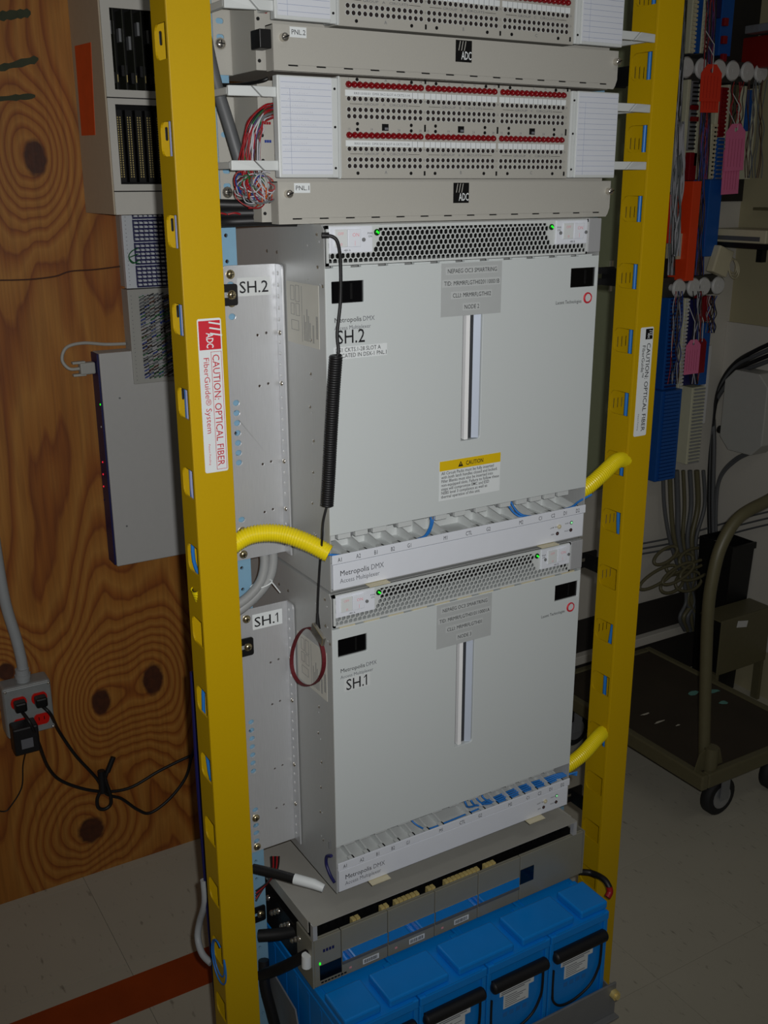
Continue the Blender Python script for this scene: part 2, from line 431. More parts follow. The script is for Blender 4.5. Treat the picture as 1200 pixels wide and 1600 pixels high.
# ------------------------------------------------------------ rack frame
rk = thing('rack_frame', 'pale blue steel rack frame with two punched uprights', 'rack', (0.217, 0.2, 0))
for sx in (-1, 1):
    xo, xi = (-0.113, -0.055) if sx < 0 else (0.489, 0.547)
    holes = []
    z = 0.03
    while z < 2.05:
        xc = (-0.0685 if sx < 0 else 0.5025)
        holes.append(circ(xc-xo, z, 0.0026, 8)); z += 0.03175
    b = B(); zz = 0.03-0.03175/2
    b.box(xo, xi, 0.1325, 0.1365, 0, zz)
    for hh in holes:
        b.plate((xo, 0.1325, 0.0), (1, 0, 0), (0, 0, 1), [(0, zz), (xi-xo, zz), (xi-xo, zz+0.03175), (0, zz+0.03175)], [hh], 0.004); zz += 0.03175
    b.box(xo, xi, 0.1325, 0.1365, zz, 2.12)
    xs = xo if sx < 0 else xi-0.004
    b.box(xs, xs+0.004, 0.1365, 0.222, 0, 2.12)
    b.box(xo, xi, 0.218, 0.222, 0, 2.12)
    b.build('upright', 'rack_blue', rk)
B().box(-0.113, 0.547, 0.1365, 0.218, 2.06, 2.12).build('top_rail', 'rack_blue', rk)
B().box(-0.14, 0.574, 0.06, 0.38, 0.0, 0.012).box(-0.113, 0.547, 0.137, 0.217, 0.012, 0.09).build('base_plate', 'rack_blue', rk, bev=0.002)

# ------------------------------------------------------------ yellow vertical fibre ducts
def rows(b, o, r, u, ua, ub, za, zb_, holes, t):
    # tall perforated strip: one short plate for every row of holes
    grp = []
    for h in sorted(holes, key=lambda h: sum(p[1] for p in h)/len(h)):
        zc = sum(p[1] for p in h)/len(h)
        if grp and abs(grp[-1][0]-zc) < 0.01: grp[-1][1].append(h)
        else: grp.append([zc, [h]])
    cuts_ = [za]+[(grp[i][0]+grp[i+1][0])/2 for i in range(len(grp)-1)]+[zb_]
    for i, (zc, hs) in enumerate(grp):
        b.plate(o, r, u, [(ua, cuts_[i]), (ub, cuts_[i]), (ub, cuts_[i+1]), (ua, cuts_[i+1])], hs, t)
    return b
def dcut(yc, z, flip, d=0.035, h=0.037):
    # D-shaped cut, rounded towards the back; coordinates (u, z) with u towards front
    return rrect(yc-d/2, yc+d/2, z-h/2, z+h/2, 0.010, 4, (1, 0, 0, 1) if not flip else (0, 1, 1, 0))
def duct(side):
    left = side < 0
    x0, x1 = (-0.1636, -0.1152) if left else (0.5515, 0.5976)
    yf, yb = 0.036, 0.088; t = 0.0022; H = 2.13; zb = 0.012
    nm = 'tall yellow fiber duct bearing a sticker with a %s logo square' % ('red' if left else 'small black')
    d = thing('fiber_duct', nm, 'cable duct', ((x0+x1)/2, (yf+yb)/2, zb), 'fiber ducts beside the rack')
    cuts = [1.70-0.1*k for k in range(-4, 17)] if left else [1.71-0.0975*k for k in range(-4, 17)]
    # front cover (wraps round the edges a little)
    b = B(); b.box(x0-0.0012, x1+0.0012, yf, yf+t, zb, H); b.box(x0-0.0012, x0, yf+t, yf+0.0045, zb, H); b.box(x1, x1+0.0012, yf+t, yf+0.0045, zb, H)
    b.build('front_cover', 'yellow_duct', d, bev=0.0012)
    # wall with the D cuts: faces -X on both ducts
    def side_wall(x, holes, name):
        # u axis = -Y (towards the front), origin at back
        b = rows(B(), (x, yb, 0), (0, -1, 0), (0, 0, 1), 0, yb-yf-t, zb, H, holes, t)
        return b.build(name, 'yellow_duct', d)
    yc = 0.0255 if left else 0.0240
    ch = [dcut(yc, z, False, 0.035 if left else 0.041) for z in cuts]
    if left:
        side_wall(x0, ch, 'slotted_wall')
        side_wall(x1-t, [dcut(0.022, z, False, 0.034, 0.05) for z in (1.102, 0.995)], 'inner_wall')
        bh = [rrect(0.0074, 0.0110, z-0.001, z+0.014, 0.0017, 3) for z in cuts[:9]]
    else:
        side_wall(x0, ch, 'slotted_wall')
        sl = []
        for z in cuts[:14]:
            for k in range(3): sl.append(rrect(0.010+0.011*k, 0.0128+0.011*k, z-0.013, z+0.002, 0.0012, 2))
        side_wall(x1-t, sl, 'outer_wall')
        bh = [rrect(0.009+0.0085*k, 0.0124+0.0085*k, z-0.014, z+0.003, 0.0015, 2) for z in cuts[:14] for k in range(3)]
    b = rows(B(), (x0, yb-t, 0), (1, 0, 0), (0, 0, 1), t, x1-x0-t, zb, H, bh, t)
    b.build('back_wall', 'yellow_duct', d)
    # black stand-off brackets bolted to the rack
    for z in ((1.418, 0.930, 0.48) if left else (1.700, 1.413, 0.940, 0.48)):
        xa, xb = (x1-0.03, -0.060) if left else (0.494, x0+0.03)
        b = B()
        sl = rrect(0.022, abs(xb-xa)-0.007, 0.010, 0.017, 0.0034, 3) if left else rrect(0.007, abs(xb-xa)-0.022, 0.010, 0.017, 0.0034, 3)
        b.plate((xa, 0.1235, z-0.0135), (1, 0, 0), (0, 0, 1), rrect(0, xb-xa, 0, 0.027, 0.003, 3), [sl], 0.0025)
        xs = (x1-0.006) if left else (x0+0.003)
        b.box(xs, xs+0.003, yb, 0.1235, z-0.0135, z+0.0135)
        br = b.build('standoff_bracket', 'black', d)
        screw(d, (-0.0685 if left else 0.5025, 0.1235, z), (0, -1, 0), 0.0052, 'screw')
    return d
dl = duct(-1); dr = duct(1)
# cables inside the ducts, seen through the cuts
def vcable(pts, r, m, label):
    o = B().tube(spline(pts, 6), r, 8).build('duct_cable', m); return tag(o, label, 'cable')
vcable([(-0.1527, 0.0795, 1.45), (-0.1527, 0.0795, 1.35), (-0.1530, 0.0795, 1.22), (-0.1535, 0.0795, 1.16), (-0.1562, 0.0800, 1.09), (-0.140, 0.080, 1.03), (-0.1548, 0.0795, 0.9), (-0.1530, 0.0795, 0.78), (-0.140, 0.07, 0.7), (-0.138, 0.065, 0.3)], 0.0026, 'fibre_blue', 'blue fiber jumper running inside the duct with the red-logo sticker')
vcable([(-0.1535, 0.0738, 1.62), (-0.1535, 0.0738, 1.4), (-0.1538, 0.0740, 1.25), (-0.1535, 0.0735, 1.17), (-0.135, 0.068, 1.1), (-0.135, 0.066, 0.3)], 0.0024, 'cable_pale', 'pale lavender cable running inside the duct with the red-logo sticker')
vcable([(0.5755, 0.0725, 1.84), (0.5755, 0.0725, 1.4), (0.5755, 0.0725, 1.15), (0.5755, 0.0725, 1.02), (0.582, 0.066, 0.93), (0.5735, 0.0755, 0.74), (0.572, 0.065, 0.6)], 0.0032, 'fibre_blue', 'blue fiber jumper running inside the duct with the black-logo sticker')
vcable([(0.5800, 0.0735, 1.84), (0.5800, 0.0735, 1.4), (0.5800, 0.0735, 1.1), (0.585, 0.066, 0.99), (0.5775, 0.0785, 0.73), (0.58, 0.07, 0.55)], 0.0022, 'cable_pale', 'pale lavender cable running inside the duct with the black-logo sticker')
# duct stickers
def duct_sticker(d, xa, xb, ztop, zbot, logo, m, foot):
    y = 0.036; W_, H_ = xb-xa, ztop-zbot
    b = B(); b.plate((xa, y-0.0004, zbot), (1, 0, 0), (0, 0, 1), rrect(0, W_, 0, H_, 0.0025, 3), (), 0.0004); s_ = b.build('sticker', 'label_white', d)
    yl = y-0.0004
    lw = 0.034 if logo == 'logo_red' else 0.016
    xl0 = xa+0.0015 if logo == 'logo_red' else xb-0.016
    lg = sticker('logo', xl0, xb-0.0015, yl, ztop-0.0025-lw, ztop-0.0025, logo, s_, 0.0002)
    for k in range(3):
        b = B(); zc = ztop-0.006-0.0065*k*(lw/0.034)
        b.obox(((xl0+xb)/2+0.006*lw/0.034+0.0006*k, yl-0.0003, zc), (0.0075*lw/0.034, 0, -0.0016*lw/0.034), (0, 0.0001, 0), (0.0002, 0, 0.0009*lw/0.034))
        b.build('logo_bar', 'label_white', s_)
    text('ADC', (xl0+0.009*lw/0.034, yl, ztop-0.0025-lw*0.42), 0.0085*lw/0.034, 'label_white', s_, DOWNR, width=0.018*lw/0.034, bold=0.02)
    zt0 = ztop-lw-0.005
    hc = W_*0.32
    text('CAUTION: OPTICAL FIBER', (xb-hc-0.0025-0.001, yl, zt0-0.003), hc*0.9, m, s_, DOWNR, width=zt0-0.003-zbot-0.008, bold=0.004)
    if logo == 'logo_red':
        fx0, fx1 = xb-hc-0.0052, xb-0.0014
        b = B()
        for (a, c, e, f) in ((fx0, fx1, zt0-0.0006, zt0-0.0001), (fx0, fx1, zbot+0.003, zbot+0.0035), (fx0, fx0+0.0005, zbot+0.003, zt0), (fx1-0.0005, fx1, zbot+0.003, zt0)):
            b.box(a, c, yl-0.0002, yl, e, f)
        b.build('text_frame', m, s_)
    text('FiberGuide\u00ae System' if logo == 'logo_red' else 'FiberGuide\u2122', (xa+0.0055, yl, zt0-0.006), hc*0.72, m, s_, DOWNR, width=(zt0-zbot)*(0.62 if logo == 'logo_red' else 0.33), bold=0.0)
    text(foot, (xa+0.006, yl, zbot+0.036), 0.0022, m, s_, DOWNR, width=0.026)
duct_sticker(dl, -0.1505, -0.1205, 1.402, 1.216, 'logo_red', 'red_ink', 'Patent Pending')
duct_sticker(dr, 0.5595, 0.5860, 1.342, 1.172, 'black', 'ink', 'Patent Pending')
# ------------------------------------------------------------ patch panels (top of the rack)
YJ = 0.032
def patch_panel(z0, title, lab):
    """z0 = bottom of the flip-down cover; cover 0.048 high, jack field 0.119 above it"""
    zj0, zj1 = z0+0.0515, z0+0.1655
    p = thing('patch_panel', lab, 'patch panel', (0.217, 0.13, z0), 'digital cross-connect panels stacked in the rack')
    # chassis: mounting ears on the uprights, side walls, recessed front
    b = B()
    for s_ in (-1, 1):
        xo, xi = (-0.0735, -0.0495) if s_ < 0 else (0.4835, 0.5085)
        holes = [rrect(0.004, 0.014, z, z+0.0062, 0.003, 3) for z in (0.0405, 0.058, 0.1)] if s_ < 0 else []
        b.plate((xo, 0.1305, z0), (1, 0, 0), (0, 0, 1), [(0, 0.002), (xi-xo, 0.002), (xi-xo, 0.160), (0, 0.160)], holes, 0.002)
        xs = xi-0.002 if s_ < 0 else xo
        b.box(xs, xs+0.002, 0.062, 0.1285, z0+0.002, z0+0.160)
    b.box(-0.0515, 0.4855, 0.060, 0.062, z0+0.002, z0+0.160)
    b.box(-0.0495, 0.4835, 0.062, 0.20, z0+0.002, z0+0.004)
    b.build('chassis', 'panel_grey', p)
    for (px_, z) in ((-0.0655, 0.036), (-0.0655, 0.132)):
        screw(p, (px_, 0.1285, z0+z), (0, -1, 0), 0.006, 'steel_bright')
    for z in (0.012, 0.028, 0.056, 0.072, 0.1, 0.128):
        B().cyl((-0.0475, 0.060, z0+z), (-0.0475, 0.0592, z0+z), 0.0021, 8).build('rivet', 'black', p)
    # coloured test points beside the wires
    for (dz, m) in ((0.118, 'wire_green'), (0.112, 'wire_red'), (0.068, 'wire_green'), (0.062, 'wire_red'), (0.092, 'wire_blue')):
        b = B()
        for k in range(3): b.box(-0.0445+0.003*k, -0.0425+0.003*k, 0.0585, 0.06, z0+dz, z0+dz+0.003)
        b.build('terminal', m, p)
    # jack field plate
    fl_ = B().box(0.0375, 0.3955, YJ, YJ+0.028, zj0, zj1).build('jack_field', 'panel_grey', p, bev=0.001)
    B().box(0.0375, 0.0395, YJ-0.004, YJ, zj0, zj1).box(0.0415, 0.0421, YJ-0.0012, YJ, zj0+.002, zj1-.002).build('edge_strip', 'plastic_grey', p)
    gx = (0.0535, 0.1660, 0.2810); step = 0.00780
    def rz(py): return zj0+(277.0-py)*0.00075
    jb = B(); lb = B(); cells = B(); ib = B()
    for gi, x0 in enumerate(gx):
        for half, off in ((0, 0), (1, 75)):
            # lamp row, its marking strip, three jack rows
            zl = rz(135.5+off)
            for k in range(14):
                lb.dome((x0+k*step, YJ, zl), (0, -1, -0.25), 0.0041, 0.0062, 8, 3)
            sticker('marking_strip', x0-0.0045, x0+13.65*step, YJ, rz(152.5+off), rz(143.5+off), 'label_white', fl_)
            for k in range(1, 14):
                if gi == 0 and k < 12: continue
                cells.box(x0+(k-0.5)*step-0.0002, x0+(k-0.5)*step+0.0002, YJ-0.0005, YJ-0.0003, rz(152.5+off), rz(143.5+off))
            for ry in (156.5, 172.5, 182.5):
                zc = rz(ry+off)
                for k in range(14):
                    c = (x0+k*step, zc); n = 8
                    ro, ri = 0.0031, 0.0027
                    vs = []
                    for (r_, y_) in ((ro, YJ), (ro, YJ-0.0007), (ri, YJ-0.0007), (ri, YJ-0.0001)):
                        vs += [(c[0]+r_*math.cos(2*math.pi*i/n), y_, c[1]+r_*math.sin(2*math.pi*i/n)) for i in range(n)]
                    fs = [(a*n+i, a*n+(i+1) % n, (a+1)*n+(i+1) % n, (a+1)*n+i) for a in (0, 1) for i in range(n)]
                    jb.add(vs, fs, 0)
                    jb.add(vs, [(2*n+i, 2*n+(i+1) % n, 3*n+(i+1) % n, 3*n+i) for i in range(n)]+[tuple(range(3*n, 4*n))[::-1]], 1)
            # lamp numbers, letters, screws and keyways
            for k, nn in ((0, 1), (4, 5), (9, 10), (13, 14)):
                text(str(nn+14*half), (x0+k*step, YJ, rz(128.5+off)), 0.0028, 'grey_ink', fl_, align='CENTER')
            for xx in (x0+1.5*step, x0+11.3*step):
                for yy in ((128,) if half == 0 else (193.5, 202, 268.5)):
                    ib.cyl((xx, YJ, rz(yy)), (xx, YJ-0.0006, rz(yy)), 0.0021, 8)
            text('GROUP   %s   CIRCUITS' % 'ABC'[gi], (x0+2.6*step, YJ, rz(165.5+off)), 0.0026, 'grey_ink', fl_, width=8*step)
            for (xa, xb) in ((x0+0.2*step, x0+2.4*step), (x0+10.8*step, x0+12.9*step)):
                ib.box(xa, xb, YJ-0.0004, YJ, rz(164.2+off), rz(163.7+off))
            for kk, ch in ((156.5, 'M'), (172.5, 'O'), (182.5, 'I')):
                text(ch, (x0+13.85*step, YJ, rz(kk+1.7+off)), 0.0024, 'grey_ink', fl_, align='CENTER')
        for yy, hh in ((126, 3.4), (197.5, 5.5), (268.5, 3.6)):
            ib.box(x0+13.75*step, x0+13.75*step+0.0022, YJ-0.0008, YJ, rz(yy+hh), rz(yy-hh))
        for yy in (129.5, 269.5):
            text('ABC'[gi], (x0+6.6*step, YJ, rz(yy)), 0.0038, 'grey_ink', fl_, align='CENTER')
        lg = sticker('logo', x0+5.9*step, x0+7.1*step, YJ, rz(203), rz(192.5), 'black', fl_)
        B().box(x0+6.4*step, x0+7.0*step, YJ-0.0006, YJ-0.0003, rz(201.5), rz(198)).build('logo_mark', 'grey_ink', lg)
    tag(lb.build('lamp_lenses', 'lamp_red', fl_), kind='stuff')
    tag(jb.build('jacks', ['plastic_grey', 'jack_hole'], fl_), kind='stuff')
    tag(cells.build('strip_dividers', 'grey_ink', fl_), kind='stuff'); tag(ib.build('keyways', 'black', fl_), kind='stuff')
    for off in (0, 75):
        text('RR01.0100.01  DMX SH.2 SLOT A CKTS.%s' % ('1-14' if off == 0 else '15-28'), (gx[0]+0.9*step, YJ-0.0003, rz(150+off)), 0.0026, 'grey_ink', fl_, width=10*step)
    # designation card holders either side
    for s_ in (-1, 1):
        xa, xb = (-0.0425, 0.0285) if s_ < 0 else (0.4035, 0.477)
        yh = YJ-0.006
        h = B().box(xa, xb, yh, yh+0.012, zj0+0.001, zj1-0.002).box(0.0285 if s_ < 0 else 0.3955, 0.0375 if s_ < 0 else 0.4035, yh+0.003, yh+0.02, zj0+0.001, zj1-0.002).build('card_holder', 'plastic_grey', p, bev=0.0012)
        ca, cb = (xa+0.0035, xb-0.001) if s_ < 0 else (xa+0.001, xb-0.0015)
        card = B().box(ca, cb, yh-0.0006, yh, zj0+0.005, zj1-0.004).build('designation_card', 'paper', h)
        rb = B(); nl = 15
        for k in range(nl):
            z = zj0+0.0095+k*(zj1-zj0-0.019)/(nl-1); rb.box(ca+0.001, cb-0.001, yh-0.0008, yh-0.0006, z, z+0.0004)
        xm = ca+0.012; rb.box(xm, xm+0.0003, yh-0.0008, yh-0.0006, zj0+0.005, zj1-0.016)
        rb.build('ruled_lines', 'rule_blue', card)
        if s_ < 0 and title == 'PNL.1':
            pb = B()
            for k in range(3, 14):
                z = zj0+0.0108+k*(zj1-zj0-0.019)/(nl-1); x = ca+0.003+random.random()*0.006
                while x < ca+0.030+0.018*random.random():
                    w_ = 0.0012+0.0016*random.random(); h_ = 0.001+0.0012*random.random()
                    pb.add([(x, yh-0.0008, z), (x+0.0003, yh-0.0008, z), (x+w_+0.0003, yh-0.0008, z+h_), (x+w_, yh-0.0008, z+h_)], [(0, 1, 2, 3)])
                    pb.add([(x+w_, yh-0.0008, z+h_), (x+w_+0.0003, yh-0.0008, z+h_), (x+w_+0.0005, yh-0.0008, z), (x+w_+0.0002, yh-0.0008, z)], [(0, 3, 2, 1)])
                    x += w_+0.0009
            pb.build('pencil_notes', 'pencil', card)
        for z in (zj0+0.012, zj0+0.058, zj1-0.014):
            xx = 0.033 if s_ < 0 else 0.3995
            B().cyl((xx, yh+0.003, z), (xx, yh+0.0022, z), 0.0015, 8).build('rivet', 'black', h)
    # flip-down cover
    b = B(); slots = []
    n = 14
    for k in range(n):
        xx = 0.018+k*0.0362; slots.append(rrect(xx, xx+0.013, 0.0052, 0.0068, 0.0007, 2))
    b.plate((-0.0425, YJ, z0), (1, 0, 0), (0, 0, 1), [(0, 0), (0.5135, 0), (0.5165, 0.004), (0.5195, 0.012), (0.5195, 0.0485), (0, 0.0485)], slots, 0.002)
    b.box(-0.0425, -0.0405, YJ+0.002, YJ+0.02, z0, z0+0.0485); b.box(-0.0425, 0.477, YJ+0.002, YJ+0.02, z0+0.0470, z0+0.0485)
    cv = b.build('flip_cover', 'panel_grey', p, bev=0.0007)
    B().box(-0.04, 0.47, YJ+0.0055, YJ+0.0062, z0+0.003, z0+0.01).build('liner', 'black_matte', cv)
    for xx in (-0.0305, 0.472):
        b = B(); c = Vector((xx, YJ, z0+0.0345)); b.cyl(c, c+Vector((0, -0.007, 0)), 0.0046, 14); b.dome(c+Vector((0, -0.007, 0)), (0, -1, 0), 0.0046, 0.002, 14)
        b.obox(c+Vector((0, -0.0088, 0)), (0.0038, 0, 0.0015), (0, 0.0004, 0), (-0.0002, 0, 0.0006), 1)
        b.build('thumb_screw', ['steel_bright', 'black'], cv)
    tx = -0.0215
    tl = sticker('tape_label', tx, tx+0.021, YJ, z0+0.0355, z0+0.0465, 'label_white', cv)
    text(title, (tx+0.0015, YJ-0.0003, z0+0.0385), 0.0052, 'ink', tl, width=0.0175)
    x0 = 0.2065
    lg = sticker('logo', x0, x0+0.0245, YJ, z0+0.0215, z0+0.0465, 'black', cv)
    for k in range(3):
        B().obox((x0+0.0055+0.0042*k, YJ-0.0006, z0+0.0400), (0.0005, 0, 0), (0, 0.0001, 0), (0.0011, 0, 0.0055)).build('logo_bar', 'panel_grey', lg)
    text('ADC', (x0+0.0085, YJ-0.0003, z0+0.0245), 0.0092, 'label_white', lg, width=0.0155, bold=0.012)
    # cable fingers
    for s_ in (-1, 1):
        for zz in (0.066, 0.1455) if s_ < 0 else (0.069, 0.1460):
            z = z0+zz; b = B()
            if s_ < 0:
                xi, xo = -0.0405, -0.098; dx = -1
            else:
                xi, xo = 0.4775, 0.5475; dx = 1
            hz = 0.0055
            xm = xi+(xo-xi)*0.42
            y0 = 0.030
            def prism(pts):
                vs = [(x, y, zc) for (x, y, zc) in pts]
                b.add(vs, [(0, 1, 2, 3), (7, 6, 5, 4), (0, 4, 5, 1), (1, 5, 6, 2), (2, 6, 7, 3), (3, 7, 4, 0)])
            e = 0.006*dx
            # inner piece and outer piece meet on a slanted gap
            prism([(xi, y0, z-hz), (xm-e, y0, z-hz), (xm+e, y0, z+hz), (xi, y0, z+hz), (xi, y0+0.005, z-hz), (xm-e, y0+0.005, z-hz), (xm+e, y0+0.005, z+hz), (xi, y0+0.005, z+hz)])
            g = 0.002*dx
            prism([(xm-e+g, y0, z-hz), (xo, y0+0.006, z-hz), (xo, y0+0.006, z+hz), (xm+e+g, y0, z+hz), (xm-e+g, y0+0.005, z-hz), (xo, y0+0.011, z-hz), (xo, y0+0.011, z+hz), (xm+e+g, y0+0.005, z+hz)])
            # stem back to the chassis
            b.box(min(xi, xi+0.008*dx), max(xi, xi+0.008*dx), y0+0.005, 0.060, z-hz*0.8, z+hz*0.8)
            b.box(min(xo, xo-0.006*dx), max(xo, xo-0.006*dx), y0+0.0105, 0.1, z-hz*0.7, z+hz*0.7)
            b.build('cable_finger', 'plastic_grey', p, bev=0.001)
    return p
patch_panel(1.5060, 'PNL.1', 'grey patch panel resting just above the fan grille of the upper multiplexer')
patch_panel(1.6745, 'PNL.2', 'topmost grey patch panel, stacked over another patch panel with a pencilled card')
# small black latch block beside the PNL.2 cover and one on the far side
tag(B().box(-0.058, -0.0435, 0.034, 0.0585, 1.697, 1.717).build('latch_block', 'black', bev=0.001), 'small black plastic latch block beside the PNL.2 cover thumbscrew', 'latch')

# ------------------------------------------------------------ multiplexer shelves
def hexgrille(x0, x1, z0, z1, y, pitch, skip):
    b = B(); n_open = 0
    R = pitch/math.sqrt(3); ri = R*0.86; dz = R*1.5
    row = 0; z = z0+R
    while z < z1-R*0.7:
        x = x0+pitch*(0.5 if row % 2 == 0 else 1.0)
        while x < x1-pitch*0.45:
            vo = [(x+R*math.cos(math.radians(90+60*i)), y, z+R*math.sin(math.radians(90+60*i))) for i in range(6)]
            if skip(x, z):
                b.add(vo, [tuple(range(6))])
            else:
                vi = [(x+ri*math.cos(math.radians(90+60*i)), y, z+ri*math.sin(math.radians(90+60*i))) for i in range(6)]
                vb = [(p[0], y+0.0022, p[2]) for p in vi]
                b.add(vo+vi+vb, [(i, (i+1) % 6, 6+(i+1) % 6, 6+i) for i in range(6)]+[(6+i, 6+(i+1) % 6, 12+(i+1) % 6, 12+i) for i in range(6)])
                n_open += 1
            x += pitch
        z += dz; row += 1
    return b
def coupler_row():
    return
def mux(zt, sh, node, tid, clli, lab, caution):
    p = thing('multiplexer_shelf', lab, 'network equipment', (0.217, 0.15, zt-0.416), 'optical multiplexer shelves in the rack')
    DX = 0.434
    # chassis: side walls, top, floor, back
    b = B(); zb, ztp = zt-0.4155, zt+0.0495
    nh = []
    rnd = random.Random(3 if sh == '2' else 5)
    for k in range(10):
        z = -0.005-0.041*k-0.003*rnd.random(); nh.append(circ(0.30-(0.040+0.006*rnd.random()), 0.4155+z+0.03, 0.0016, 6))
    nh += [circ(0.30-0.012, 0.4155+z, 0.0018, 6) for z in (0.03, 0.0, -0.02)]
    # side walls as plates, u axis towards the front
    b.plate((0.0, 0.30, zb), (0, -1, 0), (0, 0, 1), [(0, 0), (0.299, 0), (0.299, ztp-zb-0.006), (0.293, ztp-zb), (0, ztp-zb)], nh, 0.0015)
    b.box(DX-0.0015, DX, 0.001, 0.30, zb, ztp)
    b.box(0.0015, DX-0.0015, 0.004, 0.30, ztp-0.0015, ztp); b.box(0.0015, DX-0.0015, 0.002, 0.30, zb, zb+0.0015); b.box(0.0015, DX-0.0015, 0.298, 0.30, zb, ztp)
    b.box(0.0015, DX-0.0015, 0.055, 0.057, zb, zt)      # mid wall behind door and tray
    b.build('chassis', 'alu_side', p)
    # bright rivets on the left wall
    for k in range(7):
        B().dome((0, 0.043+0.004*((k*7) % 3-1), zt-0.09-0.043*k), (-1, 0, 0), 0.0022, 0.0013, 8, 2).build('rivet', 'steel_bright', p)
    for (yy, zz) in ((0.018, 0.038), (0.018, 0.0), (0.006, -0.022), (0.16, 0.012), (0.13, 0.012)):
        B().dome((0, yy, zt+zz), (-1, 0, 0), 0.0024, 0.0013, 8, 2).build('rivet', 'steel_bright', p)
    # left mounting bracket with punched holes and a wing lying on the side wall; right one plain
    zbt, zbb = zt-0.002, zt-0.397
    H = zbt-zbb; holes = []; xo = -0.0775
    for z in (H-0.024, H-0.064) if sh == '2' else (H-0.052, H-0.066): holes.append(circ(0.0105, z, 0.0048, 10, 0.004))
    for k in range(7): holes.append(circ(0.0105, H-0.176-0.0135*k, 0.0045, 10, 0.004))
    for z in ((0.058, 0.02) if sh == '2' else (0.072, 0.045, 0.032, 0.018)): holes.append(circ(0.0105, z, 0.0048, 10, 0.004))
    for zz in (0.088, 0.155, 0.262, 0.330):
        holes += [circ(0.045, H-zz-0.002, 0.0018, 8), circ(0.0575, H-zz, 0.0018, 8)]
    b = B(); b.plate((xo, 0.1285, zbb), (1, 0, 0), (0, 0, 1), rrect(0, -0.004-xo, 0, H, 0.006, 4, (0, 0, 0, 1)), holes, 0.0025)
    wh = []
    z = H-0.012
    while z > 0.012:
        if not any(abs(z-(H-q)) < 0.008 for q in (0.088, 0.155, 0.262, 0.330)): wh.append(circ(0.009, z, 0.0026, 8))
        z -= 0.0148
    b.plate((-0.004, 0.131, zbb), (0, -1, 0), (0, 0, 1), rrect(0, 0.0215, 0, H, 0.006, 3, (0, 0, 1, 0)), wh, 0.0025)
    br = b.build('mounting_bracket', 'alu', p, bev=0.0005)
    for h_ in wh:
        zc = zbb+sum(q_[1] for q_ in h_)/len(h_); B().dome((-0.0034, 0.122, zc), (-1, 0, 0), 0.0026, 0.0016, 8, 2).build('lit_hole_dot', 'lit_hole_white', br)  # bright dots added for light showing through the wing holes
    for zz in (0.088, 0.155, 0.262, 0.330):
        B().dome((-0.004, 0.1215, zbt-zz), (-1, 0, 0), 0.0036, 0.0024, 10, 3).build('screw', 'steel_bright', br)
    for z in ((zbt-0.011, zbt-0.066+0.02, zbb+0.042, zbb+0.008) if sh == '2' else (zbt-0.014, zbb+0.058, zbb+0.008)):
        screw(br, (xo+0.0105, 0.1285, z), (0, -1, 0), 0.0052, 'screw')
    tz = zbt-0.0245 if sh == '2' else zbt-0.0185
    tp = sticker('tape_label', -0.058, -0.012, 0.1285, tz-0.0145, tz+0.0085, 'tape_clear' if sh == '2' else 'label_white', br)
    (text if sh == '2' else text1)('SH.2' if sh == '2' else 'SH.', (-0.056, 0.1282, tz-0.0105), 0.0145, 'ink', tp, width=0.040 if sh == '2' else 0.036, bold=0.006)
    b = B(); b.plate((DX+0.0015, 0.1285, zbb), (1, 0, 0), (0, 0, 1), [(0, 0), (0.076, 0), (0.076, H), (0, H)], [], 0.0025); b.build('mounting_bracket', 'alu', p)
    # rating label on the side wall
    zl0, zl1 = zt-0.099, zt-0.022
    if sh == '1': zl0, zl1 = zt-0.113, zt-0.04
    lb_ = B().box(-0.0004, 0, 0.0165, 0.105, zl0, zl1).build('rating_label', 'label_cream', p)
    b = B()
    for k, (yy, ww, hh) in enumerate([(0.088, 0.010, 0.018), (0.074, 0.010, 0.02), (0.088, 0.009, 0.014), (0.074, 0.01, 0.015), (0.082, 0.02, 0.012)]):
        zc = zl1-0.014-0.02*(k//2)
        for (a, c, e, f) in ((yy-ww/2, yy+ww/2, zc+hh/2, zc+hh/2+0.0004), (yy-ww/2, yy+ww/2, zc-hh/2, zc-hh/2+0.0004), (yy-ww/2, yy-ww/2+0.0005, zc-hh/2, zc+hh/2), (yy+ww/2, yy+ww/2+0.0005, zc-hh/2, zc+hh/2)):
            b.box(-0.0006, -0.0004, a, c, e, f)
    b.box(-0.0006, -0.0004, 0.062, 0.0625, zl0+.004, zl1-.004)
    for k in range(16): b.box(-0.0006, -0.0004, 0.03, 0.034, zl0+0.006+0.0014*k, zl0+0.0066+0.0014*k)
    for k in range(20): b.box(-0.0006, -0.0004, 0.0195, 0.0245, zl0+0.012+0.0014*k, zl0+0.0126+0.0014*k)
    for k in range(5): b.box(-0.0006, -0.0004, 0.04+0.004*k, 0.041+0.004*k, zl0+0.006, zl0+0.03+0.008*(k % 3))
    b.build('label_print', 'grey_ink', lb_)
    # ---- fan tray
    f0, f1 = zt+0.0025, zt+0.0485
    ft = B().box(0.003, 0.410, 0.058, 0.06, f0, f1).box(0.003, 0.410, 0.0025, 0.058, f0, f0+0.0006, 1).box(0.003, 0.41, 0.0025, 0.058, f1-0.0008, f1).box(0.003, 0.0036, 0.0025, 0.058, f0, f1).box(0.4094, 0.41, 0.0025, 0.058, f0, f1).build('fan_tray', ['black_matte', 'door_grey'], p)
    mods = ((0.006, 0.0655, zt+0.0165, zt+0.0475), (0.352, 0.4075, zt+0.0165, zt+0.0475))
    def skip(x, z):
        for (a, c, e, f) in mods:
            if a-0.004 < x < c+0.003 and z > e-0.002: return True
        if z > zt+0.030 and (x < 0.078 or x > 0.338): return True
        if z > zt+0.0235 and (x < 0.0745 or x > 0.342): return True
        return False
